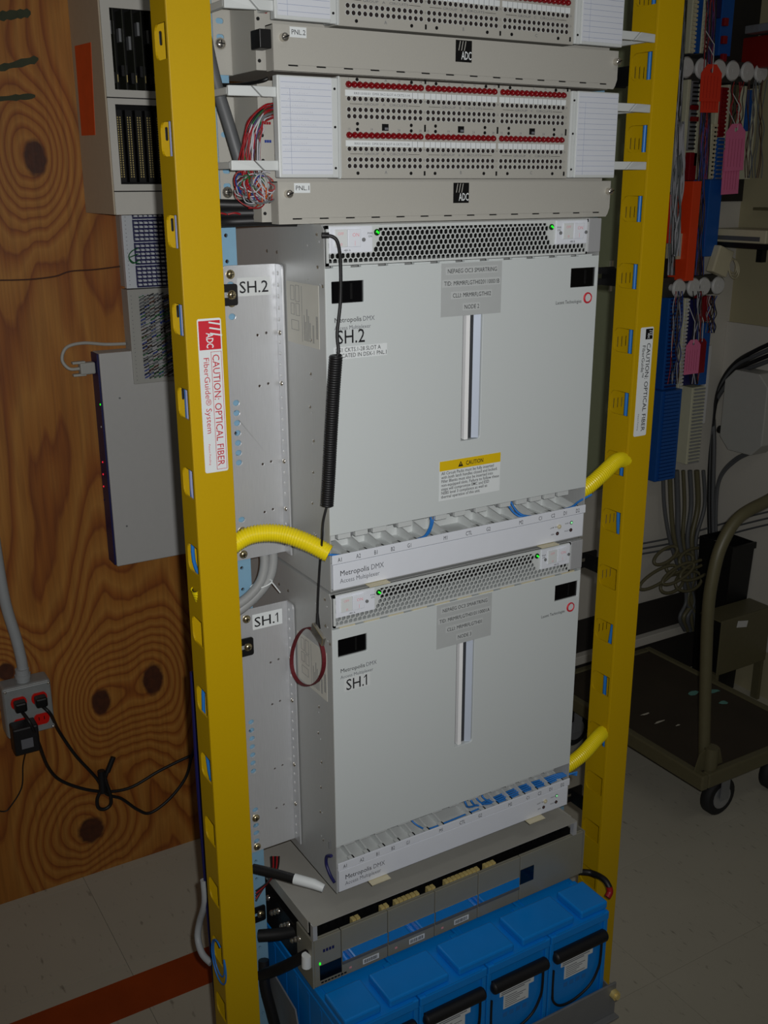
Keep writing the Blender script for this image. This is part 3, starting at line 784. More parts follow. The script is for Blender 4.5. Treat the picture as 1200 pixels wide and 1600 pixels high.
    g = hexgrille(0.004, 0.4085, f0+0.0005, f1, 0.0, 0.0071, skip)
    g.box(0.003, 0.41, -0.0006, 0.002, f1-0.0038, f1); g.box(0.003, 0.0058, -0.0006, 0.002, f0, f1); g.box(0.4072, 0.41, -0.0006, 0.002, f0, f1); g.box(0.003, 0.41, -0.0006, 0.002, f0, f0+0.0028)
    tag(g.build('grille', 'plastic_grey', ft))
    for mi_, (a, c, e, f) in enumerate(mods):
        md = B().box(a, c, -0.0022, 0.0, e, f).build('switch_plate', 'strip_white', ft, bev=0.0008)
        sa = a+0.0065 if mi_ == 0 else a+0.012
        sw = B().box(sa, sa+0.0175, -0.0038, -0.0022, e+0.007, f-0.0035).build('rocker', 'tape_clear', md, bev=0.0006)
        B().obox((sa+0.0265, -0.0032, (e+f)/2+0.0018), (0.0088, 0.0, 0), (0, 0.0014, 0), (0, 0, 0.0102)).build('rocker', 'strip_white', md, bev=0.0006)
        text('OFF', (sa+0.004, -0.0038, f-0.010), 0.0032, 'pink_ink', md); text('ON', (sa+0.0232, -0.0046, f-0.012), 0.0042, 'pink_ink', md)
        text('o', (sa+0.007, -0.0038, e+0.009), 0.0042, 'pink_ink', md); text('|', (sa+0.0262, -0.0046, e+0.010), 0.0042, 'pink_ink', md)
        text('-48V A' if mi_ == 0 else '-48V B', (sa+0.012, -0.0022, e+0.002), 0.0024, 'ink', md)
        text('PWR', (a+0.052 if mi_ == 0 else a+0.001, -0.0022, f-0.010), 0.0024, 'ink', md); text('ON', (a+0.053 if mi_ == 0 else a+0.002, -0.0022, f-0.0135), 0.0024, 'ink', md)
        for xx in ((a+0.0465,) if mi_ == 0 else (a+0.0075, c-0.003)):
            B().cyl((xx, -0.0022, e+0.015), (xx, -0.0036, e+0.015), 0.0024, 10).build('screw', 'tray_grey', md)
        lx = 0.0722 if mi_ == 0 else 0.3448
        c_ = Vector((lx, -0.0003, zt+0.0395)); b = B(); b.cyl(c_, c_+Vector((0, -0.0012, 0)), 0.0040, 14, 0); b.dome(c_+Vector((0, -0.0012, 0)), (0, -1, 0), 0.0030, 0.0014, 12, 3, 0); b.obox(c_+Vector((0, -0.0026, 0.0003)), (0.0017, 0, -0.0013), (0, .0004, 0), (0.0006, 0, 0.0008), 1)
        b.build('status_led', [mat('led_body', (14, 60, 16), .3, var=0), 'led_green'], ft)
    B().box(0.4105, DX-0.0002, -0.001, 0.004, zt+0.004, zt+0.0495).build('end_ear', 'alu', p, bev=0.0012)
    # ---- door with window and handle cut-outs
    zd1, zd0 = zt-0.0005, zt-0.3375
    def R_(a, c, e, f, r=0.0008, n=2, which=(1, 1, 1, 1)): return rrect(a, c, e-zd0, f-zd0, r, n, which)
    wl = (0.0085, 0.0535, zt-0.0425, zt-0.0165); wr_ = (0.3835, 0.4290, zt-0.0425, zt-0.0165)
    hd = (0.2030, 0.2345, zt-0.2375, zt-0.0660)
    b = B(); b.plate((0.0005, 0.0, zd0), (1, 0, 0), (0, 0, 1), [(x, z) for x, z in [(0, 0), (DX-0.001, 0), (DX-0.001, zd1-zd0), (0, zd1-zd0)]],
                     [R_(*wl), R_(*wr_), R_(*hd, 0.0045, 4, (0, 1, 1, 0))], 0.010)
    dr_ = b.build('door', 'door_grey', p, bev=0.0006)
    for q in (wl, wr_):
        wnd = B().box(q[0]-0.002, q[1]+0.002, 0.0032, 0.0045, q[2]-0.002, q[3]+0.002).build('window', 'black_glass', dr_)
        B().box(q[0]+0.028, q[0]+0.0305, 0.0026, 0.0032, q[2]+0.004, q[3]-0.003).build('lamp', 'black', wnd)
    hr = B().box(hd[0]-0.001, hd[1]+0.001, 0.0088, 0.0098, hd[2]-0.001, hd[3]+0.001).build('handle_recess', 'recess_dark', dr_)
    pts = []
    B().plate((hd[0]+0.0066, 0.0015, hd[2]+0.0008), (1, 0, 0), (0, 0, 1), rrect(0, 0.0062, 0, hd[3]-hd[2]-0.0016, 0.0006, 2), (), 0.0070).build('handle_bar', 'handle_sheen', hr, bev=0.0016, seg=3)
    B().box(hd[0]+0.0002, hd[0]+0.003, 0.004, 0.0088, hd[2]+0.0005, hd[3]-0.0005).build('handle_lip', 'cable_dark', hr)
    B().obox((hd[0]+0.0260, 0.0040, (hd[2]+hd[3])/2), (0.0046, -0.0022, 0), (0.0006, 0.0008, 0), (0, 0, (hd[3]-hd[2])/2-0.001)).build('handle_lip', 'handle_pale', hr, bev=0.0004)
    # tabs along the top of the door
    b = B()
    for k in range(11): b.box(0.012+0.0385*k, 0.036+0.0385*k, 0.0008, 0.0065, zd1, zd1+0.0022)
    b.build('top_tabs', 'cream_plastic' if sh == '1' else 'door_grey', dr_)
    # print on the door
    text('Metropolis', (0.0115, 0, zt-0.0655), 0.0058, 'ink', dr_, width=0.0375); text('DMX', (0.0515, 0, zt-0.0655), 0.0058, 'grey_ink', dr_, width=0.0165)
    text('Access Multiplexer', (0.0115, 0, zt-0.0745), 0.0048, 'grey_ink', dr_, width=0.0515)
    if sh == '2':
        text('SH.2', (0.0145, 0, zt-0.0915), 0.0165, 'ink', dr_, width=0.039, bold=0.004)
        tp = sticker('tape_label', 0.0105, 0.0865, 0.0, zt-0.1105, zt-0.0955, 'label_white', dr_)
        text('DS1 CKTS.1-28 SLOT A', (0.0125, -0.0003, zt-0.1018), 0.0050, 'ink', tp, width=0.064)
        text('LOCATED IN DSX-1 PNL.1', (0.0125, -0.0003, zt-0.1088), 0.0050, 'ink', tp, width=0.0725)
    else:
        tp = sticker('tape_label', 0.0175, 0.058, 0.0, zt-0.0955, zt-0.0755, 'tape_clear', dr_)
        text1('SH.', (0.0195, -0.0003, zt-0.0935), 0.0160, 'ink', tp, width=0.032, bold=0.004)
    text('Lucent Technologies', (0.3585, 0, zt-0.0640), 0.0046, 'ink', dr_, width=0.046)
    b = B(); ring = [(0.4165+0.0066*math.cos(t), -0.0004, zt-0.0580+0.0066*math.sin(t)) for t in [2*math.pi*i/28+0.9 for i in range(28)]]
    b.tube(ring, 0.0, 5, rf=lambda t: 0.0008+0.0007*abs(math.sin(3.2*t+0.3)), cap=True); b.tube([ring[-1], ring[0]], 0.0009, 5)
    b.build('emblem', 'logo_red', dr_)
    npz = zt-0.0015
    pl = sticker('node_plate', 0.1675, 0.2640, 0.0, npz-0.0675, npz, 'tape_grey', dr_)
    for k, (s_, wd) in enumerate((('NEPAEG OC3 SMARTRING', 0.078), ('TID: '+tid, 0.088), ('CLLI: '+clli, 0.061), ('NODE '+node, 0.0235))):
        zc = npz-0.0125-0.0155*k
        st = sticker('tape_strip', 0.2158-wd/2-0.002, 0.2158+wd/2+0.002, -0.0003, zc-0.002, zc+0.0075, 'tape_faint', pl, 0.0002)
        text(s_, (0.2158-wd/2, -0.0005, zc), 0.0054, 'ink', st, width=wd)
    if caution:
        c0, c1, cz1, cz0 = 0.169, 0.2715, zt-0.262, zt-0.3175
        cl = sticker('caution_label', c0, c1, 0.0, cz0, cz1, 'label_white', dr_)
        sticker('caution_band', c0, c1, -0.0003, cz1-0.0135, cz1, 'caution_yellow', cl, 0.0002)
        b = B(); xc, zc = c0+0.0345, cz1-0.0108
        b.add([(xc-0.0042, -0.0007, zc), (xc+0.0042, -0.0007, zc), (xc, -0.0007, zc+0.0078)], [(0, 1, 2)]); b.build('warning_triangle', 'ink', cl)
        B().box(xc-0.0004, xc+0.0004, -0.0009, -0.0007, zc+0.0022, zc+0.005).build('warning_mark', 'caution_yellow', cl)
        text('CAUTION', (c0+0.043, -0.0005, cz1-0.0098), 0.0058, 'ink', cl, width=0.029, bold=0.012)
        for k, s_ in enumerate(('All Circuit Packs must be fully inserted', 'with both latch handles closed and locked.', 'Filler Blanks must also be inserted into', 'non-equipped slots. Failure to follow these', 'steps will compromise EMC and ESD', 'NEBS level 3 compliance as well as', 'thermal operation of this unit.')):
            wds = (0.088, 0.0945, 0.0865, 0.0975, 0.0805, 0.077, 0.0655)
            text(s_, (c0+0.0028, -0.0003, cz1-0.0190-0.0055*k), 0.0042, 'ink', cl, width=wds[k], bold=0.004)
    # ---- fibre tray under the door
    tz0 = zt-0.3740
    tr = B().box(0.003, 0.431, 0.0, 0.054, tz0-0.0015, tz0).box(0.003, 0.431, 0.0525, 0.054, tz0, tz0+0.016).build('fiber_tray', 'plastic_grey', p)
    xs = [0.0285+0.0262*k for k in range(16)]
    for k, xx in enumerate(xs):
        if k == 7: continue
        b = B(); b.add([(xx, 0.002, tz0), (xx, 0.052, tz0), (xx, 0.052, tz0+0.0150), (xx, 0.012, tz0+0.0085), (xx, 0.002, tz0+0.0085),
                        (xx+0.0022, 0.002, tz0), (xx+0.0022, 0.052, tz0), (xx+0.0022, 0.052, tz0+0.0150), (xx+0.0022, 0.012, tz0+0.0085), (xx+0.0022, 0.002, tz0+0.0085)],
                       [(0, 4, 3, 2, 1), (5, 6, 7, 8, 9), (0, 5, 9, 4), (4, 9, 8, 3), (3, 8, 7, 2), (2, 7, 6, 1), (1, 6, 5, 0)])
        b.box(xx-0.0065, xx+0.0022, 0.002, 0.009, tz0+0.0065, tz0+0.0085)
        b.build('tray_divider', 'plastic_grey', tr)
    for k, (xa, ww) in enumerate([(0.001, .013), (0.0185, .019), (0.0445, .019), (0.0715, .021), (0.1115, .022), (0.1725, .018), (0.2045, .018), (0.2405, .019), (0.284, .018), (0.313, .019), (0.339, .02), (0.365, .02), (0.391, .02)]):
        b = B().box(xa, xa+ww, 0.012, 0.026, zd0-0.0115, zd0+0.004); b.cyl((xa-0.003, 0.016, zd0-0.010), (xa-0.003, 0.016, zd0+0.002), 0.0016, 8, 1)
        b.build('card_latch', ['plastic_grey', 'tray_grey'], p, bev=0.0005)
    ls = B().box(0.0015, 0.434, -0.0022, 0.0, zt-0.3770, zt-0.3645).build('slot_label_strip', 'strip_white', p, bev=0.0006)
    for s_, xx in (('A1', .0130), ('A2', .0405), ('B1', .0675), ('B2', .0935), ('G1', .1200), ('M1', .1795), ('CTL', .2185), ('G2', .2525), ('M2', .3110), ('C1', .3470), ('C2', .3705), ('D1', .3940), ('D2', .4180)):
        text(s_, (xx, -0.0022, zt-0.3740), 0.0058, 'ink', ls, align='CENTER', sx=0.72)
    ms = B().box(0.003, 0.431, -0.0016, 0.006, zt-0.4130, zt-0.3778).build('name_strip', 'strip_white', p, bev=0.0006)
    text('Metropolis', (0.0125, -0.0016, zt-0.3945), 0.0074, 'ink', ms, width=0.0435); text('DMX', (0.0595, -0.0016, zt-0.3945), 0.0074, 'grey_ink', ms, width=0.0195)
    text('Access Multiplexer', (0.0125, -0.0016, zt-0.4045), 0.0062, 'grey_ink', ms, width=0.0605)
    for (xx, zz, m, s_) in ((0.4075, -0.3885, 'led_dim', 'PWR ON'), (0.4070, -0.4000, 'led_off', 'FAULT'), (0.3810, -0.4010, 'led_off', 'ABN'), (0.3835, -0.3905, 'caution_none', '')):
        if m == 'caution_none':
            c_ = Vector((xx, -0.0016, zt+zz)); B().cyl(c_, c_+Vector((0, -0.002, 0)), 0.0034, 12).dome(c_+Vector((0, -.002, 0)), (0, -1, 0), 0.0020, 0.0016, 10).build('test_button', 'cream_plastic', ms)
            text('LAMP TEST', (xx-0.017, -0.0016, zt+zz-0.001), 0.0022, 'ink', ms)
        else:
            c_ = Vector((xx, -0.0016, zt+zz)); B().cyl(c_, c_+Vector((0, -0.0007, 0)), 0.0028, 12, 0).dome(c_+Vector((0, -.0007, 0)), (0, -1, 0), 0.0020, 0.0014, 10, 3, 1).build('status_led', ['black', m], ms)
            text(s_, (xx-0.0125, -0.0016, zt+zz-0.001), 0.0022, 'ink', ms)
    for xx in (0.052, 0.345):
        B().box(xx, xx+0.032, -0.012, 0.001, zt-0.4150, zt-0.4138).build('pull_tab', 'cream_plastic', p)
    return p
mux(1.4560, '2', '2', 'MRMRFLGTH020110001B', 'MRMRFLGTH02', 'grey optical multiplexer shelf marked SH.2 with yellow caution label', True)
mux(0.9865, '1', '3', 'MRMRFLGTH010110001A', 'MRMRFLGTH01', 'grey optical multiplexer shelf marked SH.1 without a caution label', False)
# ------------------------------------------------------------ air baffle, power shelf, batteries
bf = thing('air_baffle', 'flat grey sheet metal baffle tray under the SH.1 shelf', 'baffle', (0.217, 0.1, 0.515))
b = B(); b.add([(-0.0415, -0.004, 0.5345), (0.4540, -0.004, 0.5345), (0.4540, 0.21, 0.5245), (-0.0415, 0.21, 0.5245), (-0.0415, -0.004, 0.5330), (0.4540, -0.004, 0.5330), (0.4540, 0.21, 0.5230), (-0.0415, 0.21, 0.5230)],
      [(0, 1, 2, 3), (7, 6, 5, 4), (0, 4, 5, 1), (1, 5, 6, 2), (2, 6, 7, 3), (3, 7, 4, 0)])
b.build('sheet', 'baffle_grey', bf)
for xx in (-0.0430, 0.4540): B().box(xx, xx+0.0015, 0.012, 0.20, 0.513, 0.534).build('side_flange', 'baffle_grey', bf)
for k in range(2): B().box(-0.0425+0.49*k, -0.0425+0.49*k+0.007, -0.0035, 0.0045, 0.5085, 0.5340).build('corner_tab', 'alu', bf)

ps = thing('power_shelf', 'long dark grey battery distribution shelf with mirror-like windows above the batteries', 'power panel', (0.217, 0.12, 0.42))
XL, XRr, z0, z1 = -0.0430, 0.4770, 0.4215, 0.5055
B().box(XL+0.003, XRr-0.003, 0.012, 0.24, z0+0.004, z1-0.014).build('body', 'black', ps)
for xx in (XL, XRr-0.003): B().box(xx, xx+0.003, 0.0, 0.05, z0, z1).build('end_cap', 'power_grey', ps)
seams = [XL+0.003, P(533, 1450, y=0).x, P(606, 1420, y=0).x, P(680, 1388, y=0).x, P(748, 1358, y=0).x, P(814, 1330, y=0).x, XRr-0.003]
for k in range(6):
    xa, xb = seams[k]+0.0006, seams[k+1]-0.0006
    c = B().box(xa, xb, 0.0, 0.004, z0, z1).box(xa, xb, 0.004, 0.007, z1-0.003, z1)
    cv = c.build('front_cover', 'power_grey', ps, bev=0.001)
    if 1 <= k <= 4:
        B().box(xa+0.0005, xb-0.0005, -0.0008, 0.0, z0+0.027, z0+0.046).build('window', 'mirror_steel', cv)
        B().box(xa+0.0005, xb-0.0005, -0.0018, 0.0, z0+0.0225, z0+0.0265).build('window_sill', 'cable_dark', cv)
    if k in (1, 2, 3):
        xm = xa+(xb-xa)*0.45
        s_ = sticker('barcode_label', xm, xm+0.028, 0.0, z0+0.006, z0+0.015, 'label_white', cv)
        b = B(); xx = xm+0.002
        while xx < xm+0.025:
            w_ = 0.0004+0.0008*random.random(); b.box(xx, xx+w_, -0.0005, -0.0003, z0+0.0075, z0+0.0135); xx += w_+0.0006+0.0005*random.random()
        b.build('barcode', 'ink', s_)
        B().box(xa+0.012, xa+0.016, -0.0004, 0.0, z0+0.009, z0+0.012).build('mark', 'pink_ink', cv)
    if k == 0:
        B().box(xa+0.008, xb, -0.0006, 0.0, z0+0.010, z0+0.036).build('display_window', 'black_glass', cv)
        B().box(xa+0.0075, xa+0.0095, -0.001, 0.0, z0+0.0385, z0+0.042).build('led', 'led_green', cv)
        b = B()
        for q in range(4): b.box(xa+0.014+0.005*q, xa+0.0175+0.005*q, -0.0004, 0.0, z1-0.026, z1-0.021)
        b.build('embossed_name', 'navy', cv)
        b = B()
        for q in range(8): b.box(xa+0.010+0.0055*q, xa+0.014+0.0055*q, -0.0004, 0.0, z0+0.004, z0+0.0065)
        b.build('button_marks', 'black', cv)
    if k == 5:
        B().box(xa, xa+0.028, -0.0006, 0.0, z0+0.030, z0+0.058).build('window', 'black_glass', cv)
# brass terminal combs behind the covers
for (pa, pb) in ((590, 605), (612, 655), (663, 678), (690, 745), (752, 774), (545, 560)):
    xa, xb = P(pa, 1430-(pa-545)*0.42, y=0.02).x, P(pb, 1430-(pb-545)*0.42, y=0.02).x
    b = B(); n = max(2, int((xb-xa)/0.0075))
    for i in range(n): b.box(xa+i*0.0075, xa+i*0.0075+0.0058, 0.0085, 0.017, z1-0.016, z1+0.001)
    b.build('terminal_comb', 'brass', ps)
b = B()
for i in range(40): b.box(XL+0.01+0.0125*i, XL+0.018+0.0125*i, 0.034, 0.07, z1-0.014, z1-0.003-0.004*(i % 3))
b.build('terminal_block', 'black', ps)
b = B()
for i in range(14): b.dome((XL-0.0005, 0.03+0.012*i, z0+0.04+0.02*((i*5) % 3)/2), (-1, 0, 0.3), 0.005, 0.004, 8, 2)
tag(b.build('terminal_nuts', 'steel_bright', ps), kind='stuff')
B().box(XL+0.002, XL+0.003, 0.05, 0.24, z0+0.004, z1-0.014).build('side_plate', 'black', ps)

# battery tray
tr = thing('battery_tray', 'grey steel battery tray with front lip and side plates under the batteries', 'tray', (0.212, 0.1, 0.19))
B().box(-0.046, 0.470, -0.088, 0.30, 0.192, 0.196).build('floor_plate', 'tray_grey', tr)
B().box(-0.046, 0.484, -0.092, -0.088, 0.192, 0.258).box(-0.046, 0.484, -0.104, -0.092, 0.192, 0.196).build('front_lip', 'tray_grey', tr, bev=0.001)
for s_ in (-1, 1):
    xx = -0.0485 if s_ < 0 else 0.4705
    b = B(); b.plate((xx, 0.30, 0.192), (0, -1, 0), (0, 0, 1), [(0, 0), (0.386, 0), (0.386, 0.06), (0.345, 0.066), (0.305, 0.078), (0.275, 0.095), (0.255, 0.12), (0.245, 0.15), (0.17, 0.16), (0, 0.16)], [], 0.0025)
    b.build('side_plate', 'tray_grey', tr)
for xx in (0.478,):
    B().cyl((xx, -0.092, 0.238), (xx, -0.100, 0.238), 0.009, 6).cyl((xx, -0.1, 0.238), (xx, -0.104, 0.238), 0.005, 10).build('bolt', 'brass', tr)
# batteries
BW = 0.1235
def battery(x0, label):
    bt = thing('battery', label, 'battery', (x0+BW/2, 0.1, 0.1965), 'blue front-terminal batteries in the tray')
    xa, xb, yf, yk = x0+0.0005, x0+BW-0.0005, -0.080, 0.285
    B().box(xa, xb, yf, yk, 0.1965, 0.392).build('case', 'battery_blue', bt, bev=0.003)
    # frame on the front face: side pillars and header stand proud of the recessed face
    for xx in (xa, xb-0.008): B().box(xx, xx+0.008, yf-0.004, yf, 0.20, 0.392).build('pillar', 'battery_blue', bt, bev=0.0015)
    ld = B().box(xa, xb, yf-0.006, yk, 0.392, 0.408).build('lid', 'battery_blue', bt, bev=0.002)
    B().box(xb-0.012, xb-0.001, -0.012, 0.0, 0.408, 0.4125).build('vent_plug', 'battery_blue', ld, bev=0.001)
    B().box(xa+0.01, xb-0.01, -0.0855, 0.10, 0.408, 0.4095).build('lid_rib', 'battery_blue', ld)
    # flat ribs on the sides
    for k in range(8):
        B().box(xa-0.0004, xa, yf+0.03+0.04*k, yf+0.036+0.04*k, 0.21, 0.385).build('side_rib', 'battery_blue', bt)
    # carrying handle and its strap
    h = B(); h.tube([(xa+0.010, yf-0.007, 0.3655), (xb-0.010, yf-0.007, 0.3655)], 0.0105, 12)
    h.dome((xa+0.010, yf-0.007, 0.3655), (-1, 0, 0), 0.0105, 0.005, 12, 3); h.dome((xb-0.010, yf-0.007, 0.3655), (1, 0, 0), 0.0105, 0.005, 12, 3)
    h.build('handle', 'black_rubber', bt)
    pts = [(xa+0.0095, yf-0.0035, 0.338), (xa+0.0095, yf-0.0035, 0.30), (xa+0.013, yf-0.0035, 0.275), (xa+0.03, yf-0.0035, 0.259), (xa+0.06, yf-0.0035, 0.258), (xb-0.030, yf-0.0035, 0.272), (xb-0.014, yf-0.0035, 0.298), (xb-0.0105, yf-0.0035, 0.32), (xb-0.0105, yf-0.0035, 0.352)]
    B().tube(spline(pts, 6), 0.0022, 8).build('strap', 'black_rubber', bt)
    zt_ = 0.342
    lb_ = B().box(xa+0.028, xa+0.096, yf-0.0006, yf, zt_-0.009, zt_).box(xa+0.036, xa+0.086, yf-0.0006, yf, zt_-0.036, zt_-0.009).build('data_label', 'label_white', bt)
    b = B()
    for k in range(2): b.box(xa+0.031, xa+0.031+0.058-0.012*k, yf-0.0009, yf-0.0006, zt_-0.0035-0.0035*k, zt_-0.002-0.0035*k)
    for k in range(6): b.box(xa+0.039, xa+0.062+0.018*((k*3) % 4)/3, yf-0.0009, yf-0.0006, zt_-0.0135-0.0038*k, zt_-0.0125-0.0038*k)
    b.build('label_print', 'grey_ink', lb_)
    b = B()
    for k in range(4): b.box(xa+0.036+0.013*k, xa+0.044+0.013*k, yf-0.0005, yf, zt_-0.052, zt_-0.043)
    b.build('embossing', mat('emboss_blue', (40, 120, 196), .4, var=0), bt)
    return bt
bx0 = -0.0355
battery(bx0, 'blue battery at the tray end by the black power cables')
battery(bx0+0.1245, 'blue battery second from the black power cables in the tray')
battery(bx0+0.249, 'blue battery third from the black power cables, next to the end battery')
battery(bx0+0.3735, 'blue battery at the tray end by the black and red cable')
# terminal covers bridging neighbouring batteries
def cover(xa, xb, label):
    b = B(); b.box(xa, xb, -0.0805, -0.018, 0.4097, 0.4240); o = b.build('terminal_cover', 'battery_blue', bev=0.003)
    tag(o, label, 'battery cover', 'terminal covers on the batteries')
cover(bx0+0.001, bx0+0.0615, 'short blue terminal cover on the battery by the black power cables')
cover(bx0+0.0755, bx0+0.180, 'long blue cover bridging first and second battery from the black power cables')
cover(bx0+0.198, bx0+0.303, 'long blue cover bridging the two middle batteries')
cover(bx0+0.3195, bx0+0.425, 'long blue cover bridging last two batteries towards the red cable')
cover(bx0+0.440, bx0+0.4965, 'short blue terminal cover beside the black and red cable')

# ------------------------------------------------------------ yellow corrugated hoses
def hose(pts, r, label):
    path = spline(pts, 22); L = sum((path[i+1]-path[i]).length for i in range(len(path)-1)); n = int(L/0.0036)
    b = B()
    # resample evenly: four rings per corrugation
    cum = [0.0]
    for i in range(len(path)-1): cum.append(cum[-1]+(path[i+1]-path[i]).length)
    out = []; m = n*4; j = 0
    for i in range(m+1):
        s_ = L*i/m
        while j < len(cum)-2 and cum[j+1] < s_: j += 1
        t = (s_-cum[j])/max(1e-9, cum[j+1]-cum[j]); out.append(path[j].lerp(path[j+1], t))
    b.tube(out, [r*(1.0 if (i % 4) < 2 else 0.91) for i in range(m+1)], 14, cap=False)
    b.tube(out, r*0.82, 10, cap=False, mi=1)
    o = b.build('corrugated_hose', ['yellow_hose', 'black_matte']); tag(o, label, 'hose', 'yellow corrugated fiber hoses'); return o
def q(px, py, **k): return P(px, py, **k)
hose([(-0.140, 0.062, 1.090), (-0.118, 0.062, 1.103), (-0.088, 0.056, 1.119), (-0.055, 0.040, 1.121), (-0.028, 0.016, 1.112), (-0.004, -0.004, 1.097)], 0.0122, 'yellow corrugated hose joining the red-logo duct to a shelf tray')
hose([(0.580, 0.052, 1.128), (0.556, 0.047, 1.133), (0.525, 0.034, 1.138), (0.485, 0.022, 1.125), (0.455, 0.020, 1.110), (0.437, 0.022, 1.102)], 0.0122, 'yellow corrugated hose from the black-logo duct to the caution-labelled shelf')
hose([(0.580, 0.060, 0.640), (0.556, 0.052, 0.645), (0.525, 0.036, 0.650), (0.485, 0.022, 0.642), (0.455, 0.020, 0.632), (0.437, 0.022, 0.626)], 0.0122, 'yellow corrugated hose from the black-logo duct to the shelf over the batteries')
hose([(-0.158, 0.062, 1.06), (-0.146, 0.062, 1.02), (-0.140, 0.062, 0.99), (-0.150, 0.062, 0.96)], 0.0115, 'short yellow corrugated hose end inside the red-logo duct')

# ------------------------------------------------------------ blue fibre jumpers in the trays
def fibre(pts, label, r=0.0013, m='fibre_blue', name='fiber_jumper', cat='cable', grp='blue fiber jumpers in the shelf trays'):
    return tag(B().tube(spline(pts, 7), r, 6).build(name, m), label, cat, grp)
T2, T1 = 1.456-0.3740, 0.9865-0.3740
FJ = 'blue fiber jumpers in the shelf trays'
fibre([(-0.02, 0.012, T2+0.016), (0.0, 0.002, T2+0.011), (0.020, 0.0, T2+0.007), (0.05, 0.0005, T2+0.0035), (0.11, 0.0005, T2+0.0035), (0.142, 0.002, T2+0.0065), (0.163, 0.012, T2+0.018), (0.169, 0.02, T2+0.034), (0.170, 0.024, T2+0.045)], 'blue fiber jumper lying in SH.2 tray from A1 to M1', 0.0017)
fibre([(-0.02, 0.014, T2+0.012), (0.004, 0.005, T2+0.009), (0.03, 0.001, T2+0.006), (0.10, 0.0008, T2+0.006), (0.148, 0.004, T2+0.0085), (0.167, 0.014, T2+0.018), (0.173, 0.02, T2+0.034), (0.174, 0.024, T2+0.045)], 'second blue fiber jumper lying in SH.2 tray from A1 to M1', 0.0017)
for k, dx in enumerate((0.0, 0.0065)):
    fibre([(0.297+dx, 0.023, T2+0.044), (0.300+dx, 0.018, T2+0.030), (0.308+dx, 0.010, T2+0.014), (0.322+dx, 0.003, T2+0.0075), (0.36, 0.0008, T2+0.0045+0.002*k), (0.405, 0.001, T2+0.0065+0.002*k), (0.425, 0.004, T2+0.014), (0.448, 0.002, T2+0.022)], ('blue fiber jumper rising at M2 in SH.2 tray', 'blue fiber jumper rising beside M2 in SH.2 tray')[k], 0.0017)
for k in range(4):
    fibre([(0.452, 0.001, T1+0.014-0.002*k), (0.43, 0.006+0.003*k, T1+0.011), (0.40, 0.012+0.005*k, T1+0.003), (0.36, 0.014+0.005*k, T1+0.003), (0.32, 0.012+0.005*k, T1+0.003), (0.290-0.012*k, 0.012+0.003*k, T1+0.005), (0.272-0.011*k, 0.018, T1+0.018), (0.280-0.012*k, 0.030, T1+0.026), (0.270-0.012*k, 0.030, T1+0.038)], 'blue fiber jumper looping up between G2 and M2 in SH.1 tray', 0.0016)
fibre([(0.262, 0.012, T1+0.004), (0.20, 0.010, T1+0.003), (0.165, 0.010, T1+0.003), (0.149, 0.010, T1+0.012), (0.140, 0.020, T1+0.022), (0.140, 0.028, T1+0.038)], 'blue fiber jumper rising beside M1 in SH.1 tray', 0.0014)
fibre([(-0.0030, 0.010, T1+0.018), (-0.0040, 0.022, T1+0.010), (-0.0040, 0.024, T1-0.004), (-0.0036, 0.014, T1-0.016), (-0.0030, 0.002, T1-0.022)], 'dark navy edging curled round the lower shelf tray corner', 0.0026, 'navy')
# fibre pigtail loop poking out of the left duct low down
def loop(c, ax, ay, ra, rb, n=26, t0=0, t1=2*math.pi):
    c, ax, ay = Vector(c), Vector(ax), Vector(ay)
    return [c+ax*ra*math.cos(t0+(t1-t0)*i/n)+ay*rb*math.sin(t0+(t1-t0)*i/n) for i in range(n+1)]
c0 = P(342, 1503, x=-0.170)
tag(B().tube(loop(c0, (0, -1, 0), (0, 0, 1), 0.026, 0.034, 30, 1.2, 6.9), 0.0012, 6).tube(loop(c0+Vector((0.002, 0.004, 0.002)), (0, -1, 0), (0, 0, 1), 0.020, 0.028, 30, 1.4, 6.6), 0.0012, 6).build('fiber_pigtail', 'fibre_blue'), 'coiled blue fiber pigtail poking from a low cut of the duct', 'cable')

# ------------------------------------------------------------ grounding wrist strap
ws = thing('wrist_strap', 'black coiled grounding cord with metal clip and dark red wrist band', 'wrist strap', (-0.01, -0.01, 0.93))
a0 = P(507, 368, y=-0.006)
pts = [a0, P(520, 370, y=-0.010), P(528, 380, y=-0.012), P(532, 410, y=-0.010), P(532, 470, y=-0.008), P(527, 520, y=-0.008), P(529, 548, y=-0.010), P(526, 558, y=-0.011)]
B().tube(spline(pts, 6), 0.0021, 8).build('cord', 'black_rubber', ws)
B().tube([a0+Vector((-0.002, 0.003, 0)), a0+Vector((0.006, 0, 0))], 0.0036, 10).build('plug', 'black_rubber', ws)
axis = spline([P(525, 556, y=-0.012), P(521, 610, y=-0.012), P(517, 680, y=-0.012), P(514, 740, y=-0.012), P(511, 790, y=-0.011)], 12)
turns = 64; hp = []
cum = [0]
for i in range(len(axis)-1): cum.append(cum[-1]+(axis[i+1]-axis[i]).length)
for i in range(turns*9+1):
    t = i/(turns*9); s_ = cum[-1]*t; j = 0
    while j < len(cum)-2 and cum[j+1] < s_: j += 1
    c = axis[j].lerp(axis[j+1], (s_-cum[j])/(cum[j+1]-cum[j])); a = 2*math.pi*turns*t
    hp.append(c+Vector((math.cos(a)*0.0070, math.sin(a)*0.0070, 0)))
B().tube(hp, 0.0018, 5).build('coil', 'black_rubber', ws)
B().tube(axis, 0.0062, 10).build('coil_core', 'black_rubber', ws)
